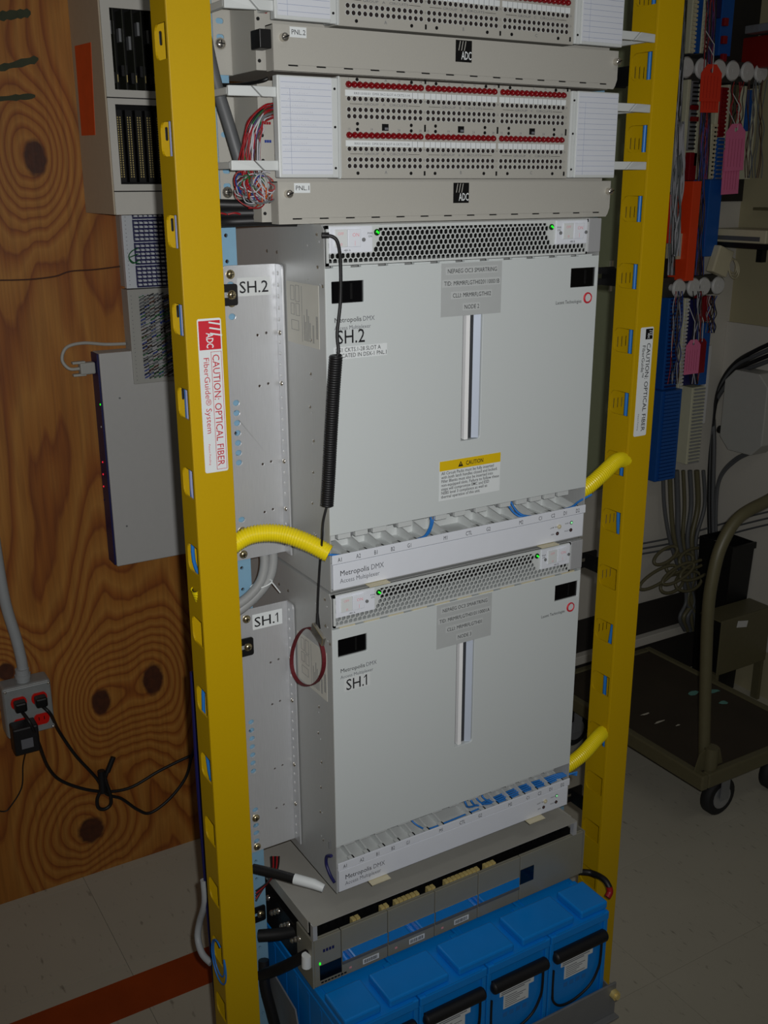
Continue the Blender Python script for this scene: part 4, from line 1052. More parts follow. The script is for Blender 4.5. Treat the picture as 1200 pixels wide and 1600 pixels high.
pts = [P(511, 790, y=-0.012), P(505, 815, y=-0.010), P(503, 845, y=-0.008), P(500, 880, x=-0.010), P(497, 930, x=-0.012), P(496, 965, x=-0.013), P(496, 978, x=-0.013)]
B().tube(spline(pts, 6), 0.0016, 7).build('cord', 'black_rubber', ws)
B().tube([P(496, 958, x=-0.013), P(497, 982, x=-0.013)], [0.0018, 0.0036], 8).build('strain_relief', 'black_rubber', ws)
ca, cb_ = P(489, 978, x=-0.019), P(506, 1004, x=-0.019)
d_ = (cb_-ca).normalized(); nn = Vector((-1, 0, 0)); sd = d_.cross(nn)
B().obox((ca+cb_)/2, d_*((cb_-ca).length/2), sd*0.0066, nn*0.0025).build('clip', 'steel_bright', ws, bev=0.0008)
cc = P(481, 1026, x=-0.012)
lp = []
for i in range(41):
    a = math.radians(60+ (360-20)*i/40)
    lp.append(P(481+25.5*math.cos(a)-2*math.sin(a*2), 1026-46*math.sin(a), x=-0.012+0.003*math.sin(a)))
b = B(); vs = []
for i, c in enumerate(lp):
    vs += [c+Vector((-0.0028, 0, 0)), c+Vector((0.0028, 0, 0))]
    cen = (cc-c).normalized()*0.0014
    vs += [c+Vector((0.0028, 0, 0))+cen, c+Vector((-0.0028, 0, 0))+cen]
fs = []
for i in range(40):
    for k in range(4): fs.append((4*i+k, 4*i+(k+1) % 4, 4*(i+1)+(k+1) % 4, 4*(i+1)+k))
fs += [(0, 1, 2, 3), (160, 163, 162, 161)]
b.add(vs, fs, 0, False); b.build('band', 'strap_red', ws)

# ------------------------------------------------------------ cables at the rack sides
def cable(pts, r, m, label, name='cable', n=10, grp=None):
    return tag(B().tube(spline(pts, 7), r, n).build(name, m), label, 'cable', grp)
cable([(-0.100, 0.108, 1.78), (-0.098, 0.105, 1.74), (-0.088, 0.098, 1.67), (-0.076, 0.088, 1.615), (-0.064, 0.082, 1.565)], 0.0075, 'cable_dark', 'thick grey cable slanting down behind the PNL.1 cable fingers')
cable([(-0.0735, 0.118, 1.664), (-0.06, 0.095, 1.663), (-0.05, 0.060-0.004, 1.664), (-0.043, 0.048, 1.667)], 0.0022, 'wire_black', 'thin dark wire crossing under the PNL.2 cover')
for k in range(2):
    cable([(-0.030+0.014*k, 0.150, 1.075), (-0.034+0.013*k, 0.132, 1.050), (-0.046+0.012*k, 0.120, 1.027), (-0.066+0.009*k, 0.116, 1.010-0.003*k), (-0.090+0.004*k, 0.115, 0.999-0.008*k), (-0.113, 0.118, 0.990-0.010*k)], 0.0070, 'cable_grey', ('grey jacketed cable tied behind the SH.2 bracket, nearer the duct', 'grey jacketed cable tied behind the SH.2 bracket, nearer the chassis')[k])
c = Vector((-0.0470, 0.118, 1.022))
tag(B().tube(loop(c, (0.8, -0.5, 0.35), (0.1, 0.75, 0.2), 0.016, 0.009, 20), 0.0011, 6).tube([c+Vector((0.012, -0.010, 0.004)), c+Vector((0.022, -0.014, -0.012))], 0.001, 6).build('cable_tie', 'label_white'), 'white cable tie around the two grey cables', 'cable tie')
# black harness with red threads between PNL.1 and SH.2
hb = thing('wire_harness', 'black sleeved wire harness with red wires passing under PNL.1', 'wire harness', (-0.06, 0.09, 1.50))
for k in range(3):
    B().tube(spline([(-0.115, 0.112-0.01*k, 1.530-0.011*k), (-0.08, 0.1, 1.528-0.010*k), (-0.04, 0.085, 1.527-0.009*k), (0.0, 0.07, 1.524-0.008*k)], 6), 0.0065, 9).build('sleeve', 'black_rubber', hb)
for k in range(3):
    B().tube(spline([(-0.10+0.018*k, 0.0915, 1.517), (-0.092+0.018*k, 0.0885, 1.5185), (-0.085+0.018*k, 0.0885, 1.517)], 4), 0.0012, 5).build('wire', 'wire_red', hb)
# coloured hook-up wires behind the patch panel
def bundle(name, label, paths, cols, r=0.0009):
    b = B()
    for i, pth in enumerate(paths): b.tube(spline(pth, 5), r, 5, mi=i % len(cols), cap=False)
    return tag(b.build(name, ['wire_'+c for c in cols]), label, 'wire', kind='stuff')
cols = ['red', 'white', 'red', 'slate', 'white', 'red', 'green', 'brown', 'violet', 'white', 'red', 'slate', 'brown', 'red', 'black']
rr = random.Random(11); paths = []
for i in range(70):
    u, v = rr.random(), rr.random(); j = lambda s: (rr.random()-0.5)*s
    paths.append([(-0.036+0.004*v, 0.050+0.006*j(1), 1.642-0.016*u), (-0.050+j(.003), 0.047+j(.004), 1.639-0.016*u-0.004*v), (-0.069+0.016*u+j(.003), 0.047+j(.008), 1.622-0.012*u), (-0.077+0.022*u+j(.003), 0.050+j(.01), 1.598), (-0.079+0.025*u+j(.004), 0.055+j(.01), 1.572), (-0.076+0.028*u+j(.008), 0.055+j(.012), 1.560)])
bundle('hookup_wires', 'curved bundle of red, white and blue hook-up wires beside PNL.1 cards', paths, cols)
paths = []
for i in range(46):
    j = lambda q_: (rr.random()-0.5)*q_
    cx_, cz_, ra, rb2 = -0.062+j(.034), 1.546+j(.016), 0.006+0.014*rr.random(), 0.005+0.011*rr.random()
    a0_, sw, yy, sl = rr.random()*6.28, 2.4+2.6*rr.random(), 0.052+j(.018), j(1.0)
    paths.append([(cx_+ra*math.cos(a0_+sw*k/6), yy+0.004*math.sin(k), cz_+rb2*math.sin(a0_+sw*k/6)+sl*ra*0.5*math.cos(a0_+sw*k/6)) for k in range(7)])
for i in range(16):
    j = lambda q_: (rr.random()-0.5)*q_
    paths.append([(-0.066+j(.02), 0.053+j(.01), 1.562), (-0.062+j(.02), 0.046+j(.01), 1.548+j(.01)), (-0.052+j(.02), 0.046+j(.01), 1.533+j(.006)), (-0.044+j(.012), 0.048, 1.541+j(.01)), (-0.040, 0.052+j(.01), 1.553+j(.006))])
bundle('hookup_wires', 'tangle of multicoloured hook-up wires above the black harness', paths, ['white', 'red', 'slate', 'brown', 'white', 'green', 'red', 'blue', 'slate', 'white', 'orange', 'red'], 0.0008)
# power cables low on the left
blk = cable([P(396, 1357, y=0.10), P(430, 1365, y=0.07), P(462, 1374, y=0.04)], 0.0072, 'black_rubber', 'black power cable with white sleeve lying on the baffle')
pw = [P(460, 1373, y=0.042), P(490, 1381, y=0.02), P(506, 1388, y=0.008)]
B().tube(pw, [0.0078, 0.0076, 0.006], 10).build('heat_shrink_sleeve', 'label_white', blk)
cable([P(405, 1462, y=0.10), P(440, 1459, y=0.08), P(474, 1452, y=0.06)], 0.0095, 'black_rubber', 'thick black power cable entering the power shelf side')
cable([P(408, 1524, y=0.10), P(440, 1512, y=0.06), P(470, 1497, y=0.03), P(490, 1485, y=0.012)], 0.0085, 'black_rubber', 'thick black power cable running to the white terminal cap')
B().cyl(P(479, 1492, y=0.010), P(479, 1510, y=0.010), 0.0075, 12).build('terminal_cap', 'label_white', ps)
cable([P(412, 1500, y=0.12), P(414, 1540, y=0.11), P(424, 1580, y=0.10), P(436, 1625, y=0.09)], 0.0085, 'black_rubber', 'black cable hanging down behind the duct beside the tray plate')
cable([P(905, 1362, y=0.012), P(925, 1364, y=0.0), P(944, 1374, y=-0.03), P(953, 1388, y=-0.045)], 0.0052, 'black_rubber', 'black cable curving over the end battery')
cable([P(952, 1386, y=-0.045), P(953, 1394, y=-0.048), P(949, 1402, y=-0.05)], 0.0056, 'wire_red', 'red sleeve end of the cable at the end battery')
rr = random.Random(4)
for k in range(5):
    cable([P(424+3*k, 1338, y=0.118), P(424+2*k, 1362, y=0.115), P(418-2*k, 1378+3*k, y=0.11), P(400, 1392+4*k, y=0.105)], 0.0013, 'wire_red' if k % 2 else 'wire_black', ('thin %s wire looping below the SH.1 bracket' % ('red' if k % 2 else 'black')), 'wire', 6, 'thin wires below the SH.1 bracket')
# grey cables beside the rack base and floor
cable([P(318, 1375, y=0.20), P(320, 1410, y=0.20), P(312, 1440, y=0.22), P(309, 1465, y=0.22), P(316, 1490, y=0.20), P(330, 1505, y=0.18)], 0.0055, 'conduit_grey', 'grey cable bowing out past the duct near the floor')
cable([P(300, 1050, y=0.20), P(308, 1200, y=0.20), P(318, 1330, y=0.20), P(332, 1500, y=0.19), P(345, 1640, y=0.18)], 0.0035, 'navy', 'thin dark cable running down along the duct edge')
# ------------------------------------------------------------ things on the plywood
Xc = P(114, 100, y=YP).x; Yc = P(160, 100, x=Xc).y
zc0 = P(164, 336, y=Yc).z; zmid = P(164, 152, y=Yc).z
cbn = thing('wall_cabinet', 'beige wall cabinet with two open card cages and orange tape on its side', 'cabinet', (Xc+0.12, YP-0.05, zc0))
Wc = 0.24; ztop = zmid+0.21
b = B(); b.box(Xc, Xc+0.003, Yc, YP, zc0, ztop); b.box(Xc+Wc-0.003, Xc+Wc, Yc, YP, zc0, ztop); b.box(Xc+0.003, Xc+Wc-0.003, YP-0.004, YP, zc0, ztop); b.box(Xc+0.003, Xc+Wc-0.003, Yc, YP-0.004, zc0, zc0+0.003); b.box(Xc+0.003, Xc+Wc-0.003, Yc, YP-0.004, ztop-0.003, ztop)
b.build('case', 'beige', cbn, bev=0.001)
def frame(za, zb, wa, wb, xa):
    f = B(); f.plate((Xc+0.003, Yc-0.002, za), (1, 0, 0), (0, 0, 1), [(0, 0), (Wc-0.006, 0), (Wc-0.006, zb-za), (0, zb-za)], [[(xa, wa-za), (Wc-0.02, wa-za), (Wc-0.02, wb-za), (xa, wb-za)]], 0.004)
    return f.build('front_frame', 'cab_white', cbn)
w1a, w1b = P(180, 140, y=Yc).z, P(173, 12, y=Yc).z
w2a, w2b = P(188, 288, y=Yc).z, P(182, 163, y=Yc).z
xa1 = P(174, 70, y=Yc).x-Xc-0.003; xa2 = P(184, 225, y=Yc).x-Xc-0.003
frame(zmid+0.001, ztop, w1a, min(w1b, ztop-0.01), xa1); frame(zc0+0.042, zmid-0.001, w2a, w2b, xa2)
B().box(Xc+0.003, Xc+Wc-0.003, Yc-0.002, Yc+0.002, zc0, zc0+0.04).build('bottom_panel', 'cab_white', cbn)
B().box(Xc+0.004, Xc+Wc-0.004, Yc+0.045, Yc+0.047, zc0+0.004, ztop-0.004).build('card_back', 'black_matte', cbn)
B().box(Xc+0.006, Xc+Wc-0.006, Yc+0.006, Yc+0.04, zmid-0.006, zmid+0.002).build('divider', 'black', cbn)
dm('pcb', (44, 46, 36), 0.6, var=0.3, scale=90)
for k in range(8):
    xx = Xc+xa1+0.010+0.017*k
    c = B().box(xx, xx+0.0016, Yc+0.006, Yc+0.045, w1a, w1b).build('circuit_card', 'pcb', cbn)
    B().box(xx-0.005, xx+0.006, Yc+0.012, Yc+0.03, w1a+0.012+0.012*(k % 2), w1a+0.030+0.012*(k % 2)).build('connector', 'black_rubber', c)
    B().box(xx+0.003, xx+0.0045, Yc+0.0105, Yc+0.012, w1a+0.014, w1a+0.026).build('contact', 'brass', c)
    B().box(xx-0.004, xx+0.005, Yc+0.016, Yc+0.03, w1b-0.04-0.012*(k % 3), w1b-0.018-0.012*(k % 3)).build('chip', 'tray_grey', c)
for k in range(6):
    xx = Xc+xa2+0.010+0.0185*k; b = B()
    for i in range(26): b.box(xx, xx+0.0014, Yc+0.014, Yc+0.0155, w2a+0.012+i*(w2b-w2a-0.03)/26, w2a+0.0145+i*(w2b-w2a-0.03)/26); b.box(xx+0.0045, xx+0.006, Yc+0.014, Yc+0.0155, w2a+0.012+i*(w2b-w2a-0.03)/26, w2a+0.0145+i*(w2b-w2a-0.03)/26)
    st = B().box(xx-0.003, xx+0.009, Yc+0.0155, Yc+0.03, w2a+0.004, w2b-0.008).build('backplane_connector', 'black', cbn)
    tag(b.build('gold_pins', 'brass', st), kind='stuff')
# orange tape piece on the cabinet side
tp = [P(117, 72, x=Xc), P(142, 66, x=Xc), P(149, 211, x=Xc), P(128, 212, x=Xc)]
b = B(); vs = [p+Vector((-0.0006, 0, 0)) for p in tp]+[p for p in tp]
b.add(vs, [(0, 1, 2, 3), (0, 4, 5, 1), (1, 5, 6, 2), (2, 6, 7, 3), (3, 7, 4, 0)]); b.build('tape_strip', 'orange_tape', cbn)

# punch-down blocks
Yb = YP-0.052
xb0 = P(193, 380, y=Yb).x
def pblock(zb, zt, wired):
    t = thing('punch_block', ('grey-white punch-down block crowded with coloured wires under the empty block' if wired else 'white punch-down block with mostly bare clips below the cabinet'), 'terminal block', (xb0+0.05, YP, zb), 'punch-down blocks on the plywood')
    x0, x1 = xb0, xb0+0.105
    B().box(x0+0.004, x1-0.004, Yb+0.012, YP, zb+0.002, zt-0.002).build('bracket', 'block_grey', t)
    B().box(x0, x1, Yb, Yb+0.014, zb, zt).build('body', 'block_white' if not wired else 'block_grey', t, bev=0.0012)
    h = zt-zb
    mk = B()
    for k in range(22): mk.box(x0+0.006, x0+0.0075, Yb-0.0003, Yb, zb+h*(0.04+0.0425*k), zb+h*(0.047+0.0425*k))
    mk.build('tick_marks', 'grey_ink', t)
    b = B()
    if not wired:
        for g in range(4):
            for r_ in range(5):
                for c in range(8):
                    z = zt-h*0.045-h*0.245*g-r_*h*0.043; x = x0+0.023+0.010*c
                    b.box(x, x+0.0065, Yb-0.008, Yb, z-h*0.018, z)
        # dark combs between rows
        d = B()
        for g in range(4):
            for r_ in range(6): z = zt-h*0.022-h*0.245*g-r_*h*0.043; d.box(x0+0.021, x1-0.001, Yb-0.004, Yb, z-h*0.018, z)
            for c in range(9): d.box(x0+0.0206+0.010*c, x0+0.0226+0.010*c, Yb-0.003, Yb, zt-h*0.045-h*0.245*g-h*0.19, zt-h*0.02-h*0.245*g)
        tag(d.build('wire_comb', 'navy', t), kind='stuff')
        tag(b.build('clips', 'block_white', t), kind='stuff')
    else:
        rr = random.Random(9); cs = ['black', 'slate', 'white', 'brown', 'green', 'black', 'slate', 'white', 'blue', 'slate']
        for r_ in range(25):
            for c in range(8):
                z = zt-h*0.06-h*0.036*r_; x = x0+0.024+0.0102*c
                mi = rr.randrange(len(cs))
                b.obox((x+0.003, Yb-0.003-0.004*rr.random(), z), (0.0052, 0, 0.0022), (0, 0.0009, 0), (-0.0004, 0, 0.0009), mi)
                b.obox((x+0.0035, Yb-0.002, z-h*0.014), (0.0052, 0, 0.0022), (0, 0.0009, 0), (-0.0004, 0, 0.0009), rr.randrange(len(cs)))
        d = B()
        for r_ in range(25):
            for c in range(8): d.box(x0+0.026+0.0102*c, x0+0.0285+0.0102*c, Yb-0.004, Yb, zt-h*0.075-h*0.036*r_, zt-h*0.06-h*0.036*r_)
        tag(b.build('punched_wires', ['wire_'+c for c in cs], t), kind='stuff'); tag(d.build('clips', 'silver', t), kind='stuff')
    return t
zt1, zm1, zb1 = P(190, 304, y=Yb).z, P(200, 452, y=Yb).z, P(207, 601, y=Yb).z
pblock(zm1+0.001, zt1, False); pblock(zb1, zm1-0.001, True)
gz = lambda py: P(200, py, y=Yb).z
for k in range(2):
    tag(B().tube(spline([(xb0+0.026, Yb-0.008, gz(388+9*k)), (xb0+0.012, Yb-0.012, gz(392+8*k)), (xb0+0.005, Yb-0.012, gz(400+3*k)), (xb0+0.012, Yb-0.012, gz(409+2*k)), (xb0+0.028, Yb-0.008, gz(412-6*k))], 6), 0.0011, 6).build('jumper_wire', 'wire_green'), 'thin green jumper wire looped at the white punch-down block', 'wire', 'green jumper wires')
# thin brown telephone wire stapled across the plywood
tag(B().tube(spline([P(-20, 438, y=YP-0.003), P(40, 437, y=YP-0.003), P(85, 432, y=YP-0.003), P(110, 424, y=YP-0.003), P(150, 421, y=YP-0.003), P(205, 414, y=YP-0.003)], 6), 0.0016, 6).build('telephone_wire', 'wire_brown'), 'thin brown telephone wire running across the plywood', 'wire')

# flat grey telephone unit
Yk = YP-0.048; xk = P(149, 600, y=YP-0.002).x
zk1, zk0 = P(164, 552, y=Yk).z, P(181, 886, y=Yk).z
ks = thing('telephone_unit', 'flat pale grey telephone control unit with dark navy edge on the plywood', 'control unit', (xk+0.1, YP, zk0))
B().box(xk, xk+0.21, Yk, YP-0.001, zk0, zk1).build('cover', 'ksu_grey', ks, bev=0.002)
B().box(xk-0.004, xk, Yk+0.004, YP-0.001, zk0+0.003, zk1-0.001).build('edge_strip', 'navy', ks, bev=0.001)
for (py, m) in ((632, 'led_green'), (667, 'ksu_grey'), (722, 'led_red'), (741, 'led_red'), (760, 'led_red'), (781, 'navy')):
    c = P(157+(py-632)*0.04, py, x=xk-0.004)
    B().dome(c, (-1, 0, 0), 0.0022, 0.0016, 8, 2).build('led', m, ks)
for (px_, py) in ((187, 622), (198, 822)):
    c = P(px_, py, y=Yk); B().cyl(c, c+Vector((0, -0.0008, 0)), 0.0022, 8).build('screw', 'tray_grey', ks)
pg = thing('serial_plug', 'grey serial plug and looping cable on the unit edge', 'plug', tuple(P(130, 575, y=YP-0.02)))
pa, pb = P(152, 576, y=YP-0.024), P(124, 576, y=YP-0.024)
pl_ = B().box(pb.x, xk-0.005, YP-0.034, YP-0.014, pb.z-0.012, pb.z+0.012).build('hood', 'block_grey', pg, bev=0.003)
B().box(pb.x-0.014, pb.x+0.012, YP-0.030, YP-0.018, pb.z+0.010, pb.z+0.015).build('thumb_screw', 'block_grey', pg, bev=0.001); B().box(pb.x-0.014, pb.x+0.012, YP-0.030, YP-0.018, pb.z-0.015, pb.z-0.010).build('thumb_screw', 'block_grey', pg, bev=0.001)
B().tube(spline([pb, P(108, 576, y=YP-0.022), P(97, 562, y=YP-0.014), P(104, 543, y=YP-0.010), P(130, 536, y=YP-0.010), P(165, 538, y=YP-0.008), P(196, 537, y=YP-0.008)], 7), 0.0035, 8).build('cord', 'block_grey', pg)
tag(B().tube(spline([P(262, 660, y=YP-0.006), P(257, 690, y=YP-0.006), P(262, 720, y=YP-0.006), P(268, 745, y=YP-0.006), P(262, 765, y=YP-0.006), P(268, 790, y=YP-0.006), P(280, 800, y=YP-0.006)], 6), 0.0025, 7).build('telephone_wire', 'cable_dark'), 'dark wire curling beside the grey telephone unit', 'wire')

# outlet box with conduit, plugs and cords
Yo = YP-0.055
oz1, oz0 = P(12, 1078, y=Yo).z, P(20, 1155, y=Yo).z
ox0, ox1 = P(8, 1120, y=Yo).x, P(86, 1120, y=Yo).x
ob_ = thing('outlet_box', 'grey metal outlet box with red receptacles on the plywood', 'electrical outlet', ((ox0+ox1)/2, YP, oz0))
B().box(ox0, ox1, Yo+0.004, YP, oz0, oz1).build('box', 'outlet_grey', ob_, bev=0.006)
B().box(ox0+0.002, ox1-0.002, Yo, Yo+0.005, oz0+0.002, oz1-0.002).build('cover_plate', 'outlet_grey', ob_, bev=0.003)
xm = [ox0+(ox1-ox0)*0.30, ox0+(ox1-ox0)*0.72]
for xx in xm:
    for zz in (oz1-(oz1-oz0)*0.30, oz0+(oz1-oz0)*0.27):
        r_ = B(); r_.plate((xx, Yo-0.003, zz), (1, 0, 0), (0, 0, 1), [(0.0165*math.cos(a), max(-0.0125, min(0.0125, 0.0165*math.sin(a)))) for a in [2*math.pi*i/20 for i in range(20)]], (), 0.004)
        rc = r_.build('receptacle', 'outlet_red', ob_)
        for dx in (-0.0055, 0.0055): B().box(xx+dx-0.0009, xx+dx+0.0009, Yo-0.0033, Yo-0.003, zz-0.002, zz+0.006).build('slot', 'black', rc)
for (xx, zz) in ((ox0+0.006, oz1-0.006), (ox1-0.006, oz0+0.006), (ox1-0.006, oz1-0.006)):
    B().dome((xx, Yo, zz), (0, -1, 0), 0.003, 0.0018, 8, 2).build('screw', 'steel_bright', ob_)
cx = P(38, 1080, y=YP-0.025).x
cd_ = thing('conduit', 'grey electrical conduit bending down into the outlet box', 'conduit', (cx, YP, oz1))
B().tube(spline([(P(-30, 700, y=YP-0.02)), P(-6, 860, y=YP-0.02), P(8, 940, y=YP-0.022), P(26, 1000, y=YP-0.024), P(35, 1040, y=YP-0.026), P(38, 1076, y=YP-0.028)], 8), 0.0115, 12).build('pipe', 'conduit_grey', cd_)
ze = P(38, 1066, y=YP-0.028).z
B().cyl((cx, YP-0.028, oz1), (cx, YP-0.028, oz1+0.028), 0.0145, 12).cyl((cx, YP-0.028, oz1+0.008), (cx, YP-0.028, oz1+0.016), 0.017, 8).build('connector', 'conduit_grey', cd_)
zt_, zl_ = oz1-(oz1-oz0)*0.30, oz0+(oz1-oz0)*0.27
ad = thing('power_adapter', 'black power adapter plugged into the outlet box', 'power adapter', (xm[0], Yo-0.02, zl_-0.03))
B().box(xm[0]-0.026, xm[0]+0.026, Yo-0.045, Yo-0.004, zl_-0.050, zl_+0.012).build('body', 'black_rubber', ad, bev=0.004)
B().box(xm[0]-0.012, xm[0]+0.012, Yo-0.0455, Yo-0.045, zl_-0.036, zl_-0.014).build('label', 'grey_ink', ad)
B().tube(spline([(xm[0]+0.002, Yo-0.02, zl_-0.05), P(36, 1195, y=YP-0.01), P(34, 1230, y=YP-0.006), P(18, 1258, y=YP-0.006), P(6, 1268, y=YP-0.006), P(-20, 1262, y=YP-0.006)], 6), 0.0016, 7).build('cord', 'black_rubber', ad)
def plug(x, z, pts, label, top):
    t = thing('power_plug', label, 'power plug', (x, Yo-0.012, z))
    B().box(x-0.012, x+0.012, Yo-0.028, Yo-0.0035, z-0.012, z+0.010).build('plug_head', 'black', t, bev=0.004)
    B().tube(spline([(x, Yo-0.018, z-0.010)]+pts, 7), 0.0037, 9).build('cord', 'black_rubber', t)
yv = YP-0.010
plug(xm[0], zt_, [(xm[0]+0.010, Yo-0.05, zt_-0.03), P(60, 1160, y=Yo-0.02), P(76, 1200, y=YP-0.02), P(100, 1222, y=yv), P(150, 1236, y=yv), P(200, 1232, y=yv), P(250, 1204, y=yv), P(300, 1180, y=yv), P(330, 1172, y=yv)], 'black plug in the outlet above the adapter, cord passing behind rack', 1)
plug(xm[1], zt_, [(xm[1]+0.014, Yo-0.03, zt_-0.03), P(92, 1142, y=YP-0.02), P(118, 1180, y=YP-0.012), P(150, 1215, y=yv), P(166, 1240, y=yv-0.006), P(190, 1248, y=yv), P(215, 1265, y=yv), P(235, 1270, y=yv), P(265, 1248, y=yv), P(290, 1215, y=yv), P(300, 1180, y=yv-0.006), P(312, 1150, y=yv)], 'black plug in the outlet beside the adapter, cord tied in a loop', 1)
kt = thing('cord_knot', 'black cord hank folded and tied against the plywood', 'cord', tuple(P(160, 1220, y=YP-0.02)))
B().tube(spline([P(178, 1184, y=YP-0.018), P(168, 1205, y=YP-0.02), P(160, 1230, y=YP-0.022), P(152, 1248, y=YP-0.02), P(154, 1262, y=YP-0.018), P(164, 1264, y=YP-0.018), P(173, 1256, y=YP-0.018), P(172, 1240, y=YP-0.022), P(166, 1222, y=YP-0.024), P(162, 1206, y=YP-0.022)], 6), 0.0042, 9).build('folded_cord', 'black_rubber', kt)
B().tube([P(158, 1204, y=YP-0.02), P(161, 1238, y=YP-0.022)], 0.0085, 10).build('tie_wrap', 'black_rubber', kt)
B().tube([P(177, 1183, y=YP-0.018), P(168, 1206, y=YP-0.02)], 0.0062, 10).build('cord_end', 'black_rubber', kt)

# ------------------------------------------------------------ right side: olive cabinet, distribution field, wall things
ox_, oz_ = P(967, 300, y=0.965).x, P(915, 770, y=0.965).z
ol = thing('olive_cabinet', 'tall olive green wall cabinet behind the black-logo duct', 'cabinet', (1.27, 0.99, oz_))
B().box(1.13, ox_+0.06, 0.965, YW-0.003, oz_, 2.3).build('case', 'olive', ol, bev=0.003)
B().box(1.15, ox_-0.004, 0.955, 0.965, oz_+0.015, 2.28).build('door', 'olive', ol, bev=0.003)
B().box(ox_-0.03, ox_-0.02, 0.945, 0.955, 1.28, 1.36).build('latch', 'steel_bright', ol, bev=0.002)

dm('dark_filler', (34, 31, 27), 0.8, var=0.25, scale=20)  # for sheets added so the wall behind the field reads dark
tag(B().box(1.47, XR-0.001, YW-0.006, YW-0.0004, 1.50, 2.4).build('backboard', 'dark_filler'), 'added dark sheet standing for clutter behind the upper wiring field', 'backboard')
tag(B().box(1.47, 1.80, YW-0.006, YW-0.0004, 0.98, 1.499).build('backboard', 'dark_filler'), 'added dark sheet standing for clutter behind the lower wiring field', 'backboard')
Ym = 1.0     # face of the wiring field
dm('steel_frame', (60, 58, 54), 0.6, var=0.1)
# rails and round white spools
def spool_row(pts, zr, lab):
    xs = [p.x for p in pts]
    rl = tag(B().box(min(xs)-0.16, max(xs)+0.04, Ym+0.030, YW-0.0005, zr-0.028, zr+0.028).build('spool_rail', 'steel_frame', bev=0.002), 'dark steel rail carrying the '+lab+' row of white spools', 'rail')
    for i, p in enumerate(pts):
        b = B(); c = Vector((p.x, Ym, zr))
        b.cyl(c+Vector((0, 0.030, 0)), c, 0.010, 12); b.tube([c+Vector((0, 0.004, 0)), c, c+Vector((0, -0.004, 0))], [0.025, 0.027, 0.022], 20)
        b.cyl(c+Vector((0, -0.004, 0)), c+Vector((0, -0.005, 0)), 0.006, 12)
        o = b.build('wire_spool', 'knob_white'); tag(o, 'round white wire spool on the %s steel rail of the wiring field' % lab, 'wire spool', lab+' row of wire spools')
up = [P(x, y, y=Ym) for x, y in ((1073, 106), (1097, 109), (1124, 109), (1145, 112), (1168, 113), (1189, 115))]
spool_row(up, 1.842, 'upper')
lo = [P(x, y, y=Ym) for x, y in ((1061, 450), (1084, 449), (1100, 447), (1122, 447))]
spool_row(lo, 1.268, 'lower')
# vertical connecting blocks
def strip(px0, py0, px1, py1, m, label, teeth=None, depth=0.045, yf=None, cat='terminal block', grp='connecting blocks of the wiring field'):
    yf = Ym+0.012 if yf is None else yf
    a, c = P(px0, py0, y=yf), P(px1, py0, y=yf)
    c.z = P((px0+px1)/2, py1, y=yf).z
    x0, x1, z1, z0 = min(a.x, c.x), max(a.x, c.x), max(a.z, c.z), min(a.z, c.z)
    t = thing('connecting_block', label, cat, ((x0+x1)/2, YW, z0), grp)
    B().box(x0, x1, yf, YW-0.0005, z0, z1).build('body', m, t, bev=0.0015)
    if teeth:
        n = max(3, int((z1-z0)/0.0105)); pw = teeth[1] if len(teeth) > 1 else 0.5
        b = B()
        for i in range(n):
            z = z0+(i+0.25)*(z1-z0)/n; b.box(x0+(x1-x0)*0.12, x1-(x1-x0)*0.12, yf-0.006, yf, z, z+(z1-z0)/n*pw)
        tag(b.build('contact_teeth', teeth[0], t), kind='stuff')
    return t
# widths are measured on the field: a pixel is about 2.6 mm there
S_ = strip
S_(1084, -14, 1092, 84, 'idc_cream', 'cream toothed connecting strip above the upper spools, next to the duct', ('cream_plastic', .6))
S_(1093, -14, 1101, 84, 'idc_blue', 'narrow navy strip between two cream strips above the upper spools')
S_(1102, -14, 1109, 84, 'idc_cream', 'second cream toothed strip above the upper spools', ('cream_plastic', .6))
S_(1119, -14, 1130, 28, 'navy', 'short dark navy block at the top of the wiring field')
S_(1131, -14, 1150, 88, 'idc_blue', 'wide blue block with small red plugs above the upper spools')
S_(1076, 124, 1081, 300, 'idc_cream', 'thin cream strip below the first upper spool')
S_(1082, 126, 1093, 235, 'silver', 'grey slotted block with dark red clips below the upper spools', ('black_rubber', .4))
S_(1094, 130, 1099, 260, 'idc_cream', 'thin cream strip behind the large red tag')
S_(1079, 238, 1090, 282, 'dark_red', 'dark red square block above the orange cover')
S_(1112, 193, 1121, 280, 'idc_cream', 'short cream block above the long blue cover', ('cream_plastic', .6))
S_(1122, 135, 1127, 280, 'idc_cream', 'thin cream strip left of the pink tag')
S_(1128, 136, 1138, 214, 'dark_red', 'dark red connecting block left of the pink tag', ('lamp_red', .6))
S_(1122, 215, 1133, 281, 'idc_blue', 'blue toothed block with silver contacts', ('silver', .3), yf=Ym+0.006)
S_(1139, 132, 1144, 278, 'idc_cream', 'thin cream strip right behind the pink tag')
S_(1148, 132, 1156, 280, 'olive_dark', 'dull khaki strip between pink tag and corner')
S_(1160, 134, 1168, 278, 'idc_cream', 'cream strip toward the room corner in the wiring field')
S_(1170, 140, 1178, 205, 'idc_blue', 'teal blue block near the room corner')
S_(1180, 138, 1186, 280, 'idc_cream', 'last cream strip near the room corner')
S_(1075, 284, 1082, 430, 'black', 'black ribbed strip beside the orange cover', ('silver', .35))
S_(1084, 283, 1097, 438, 'tag_orange', 'long glossy orange cover over a connecting block', yf=Ym-0.012)
S_(1052, 304, 1060, 380, 'tag_red', 'red cover peeking out beside the duct', yf=Ym-0.004)
S_(1061, 365, 1067, 405, 'cream_plastic', 'small beige plate below the red cover')
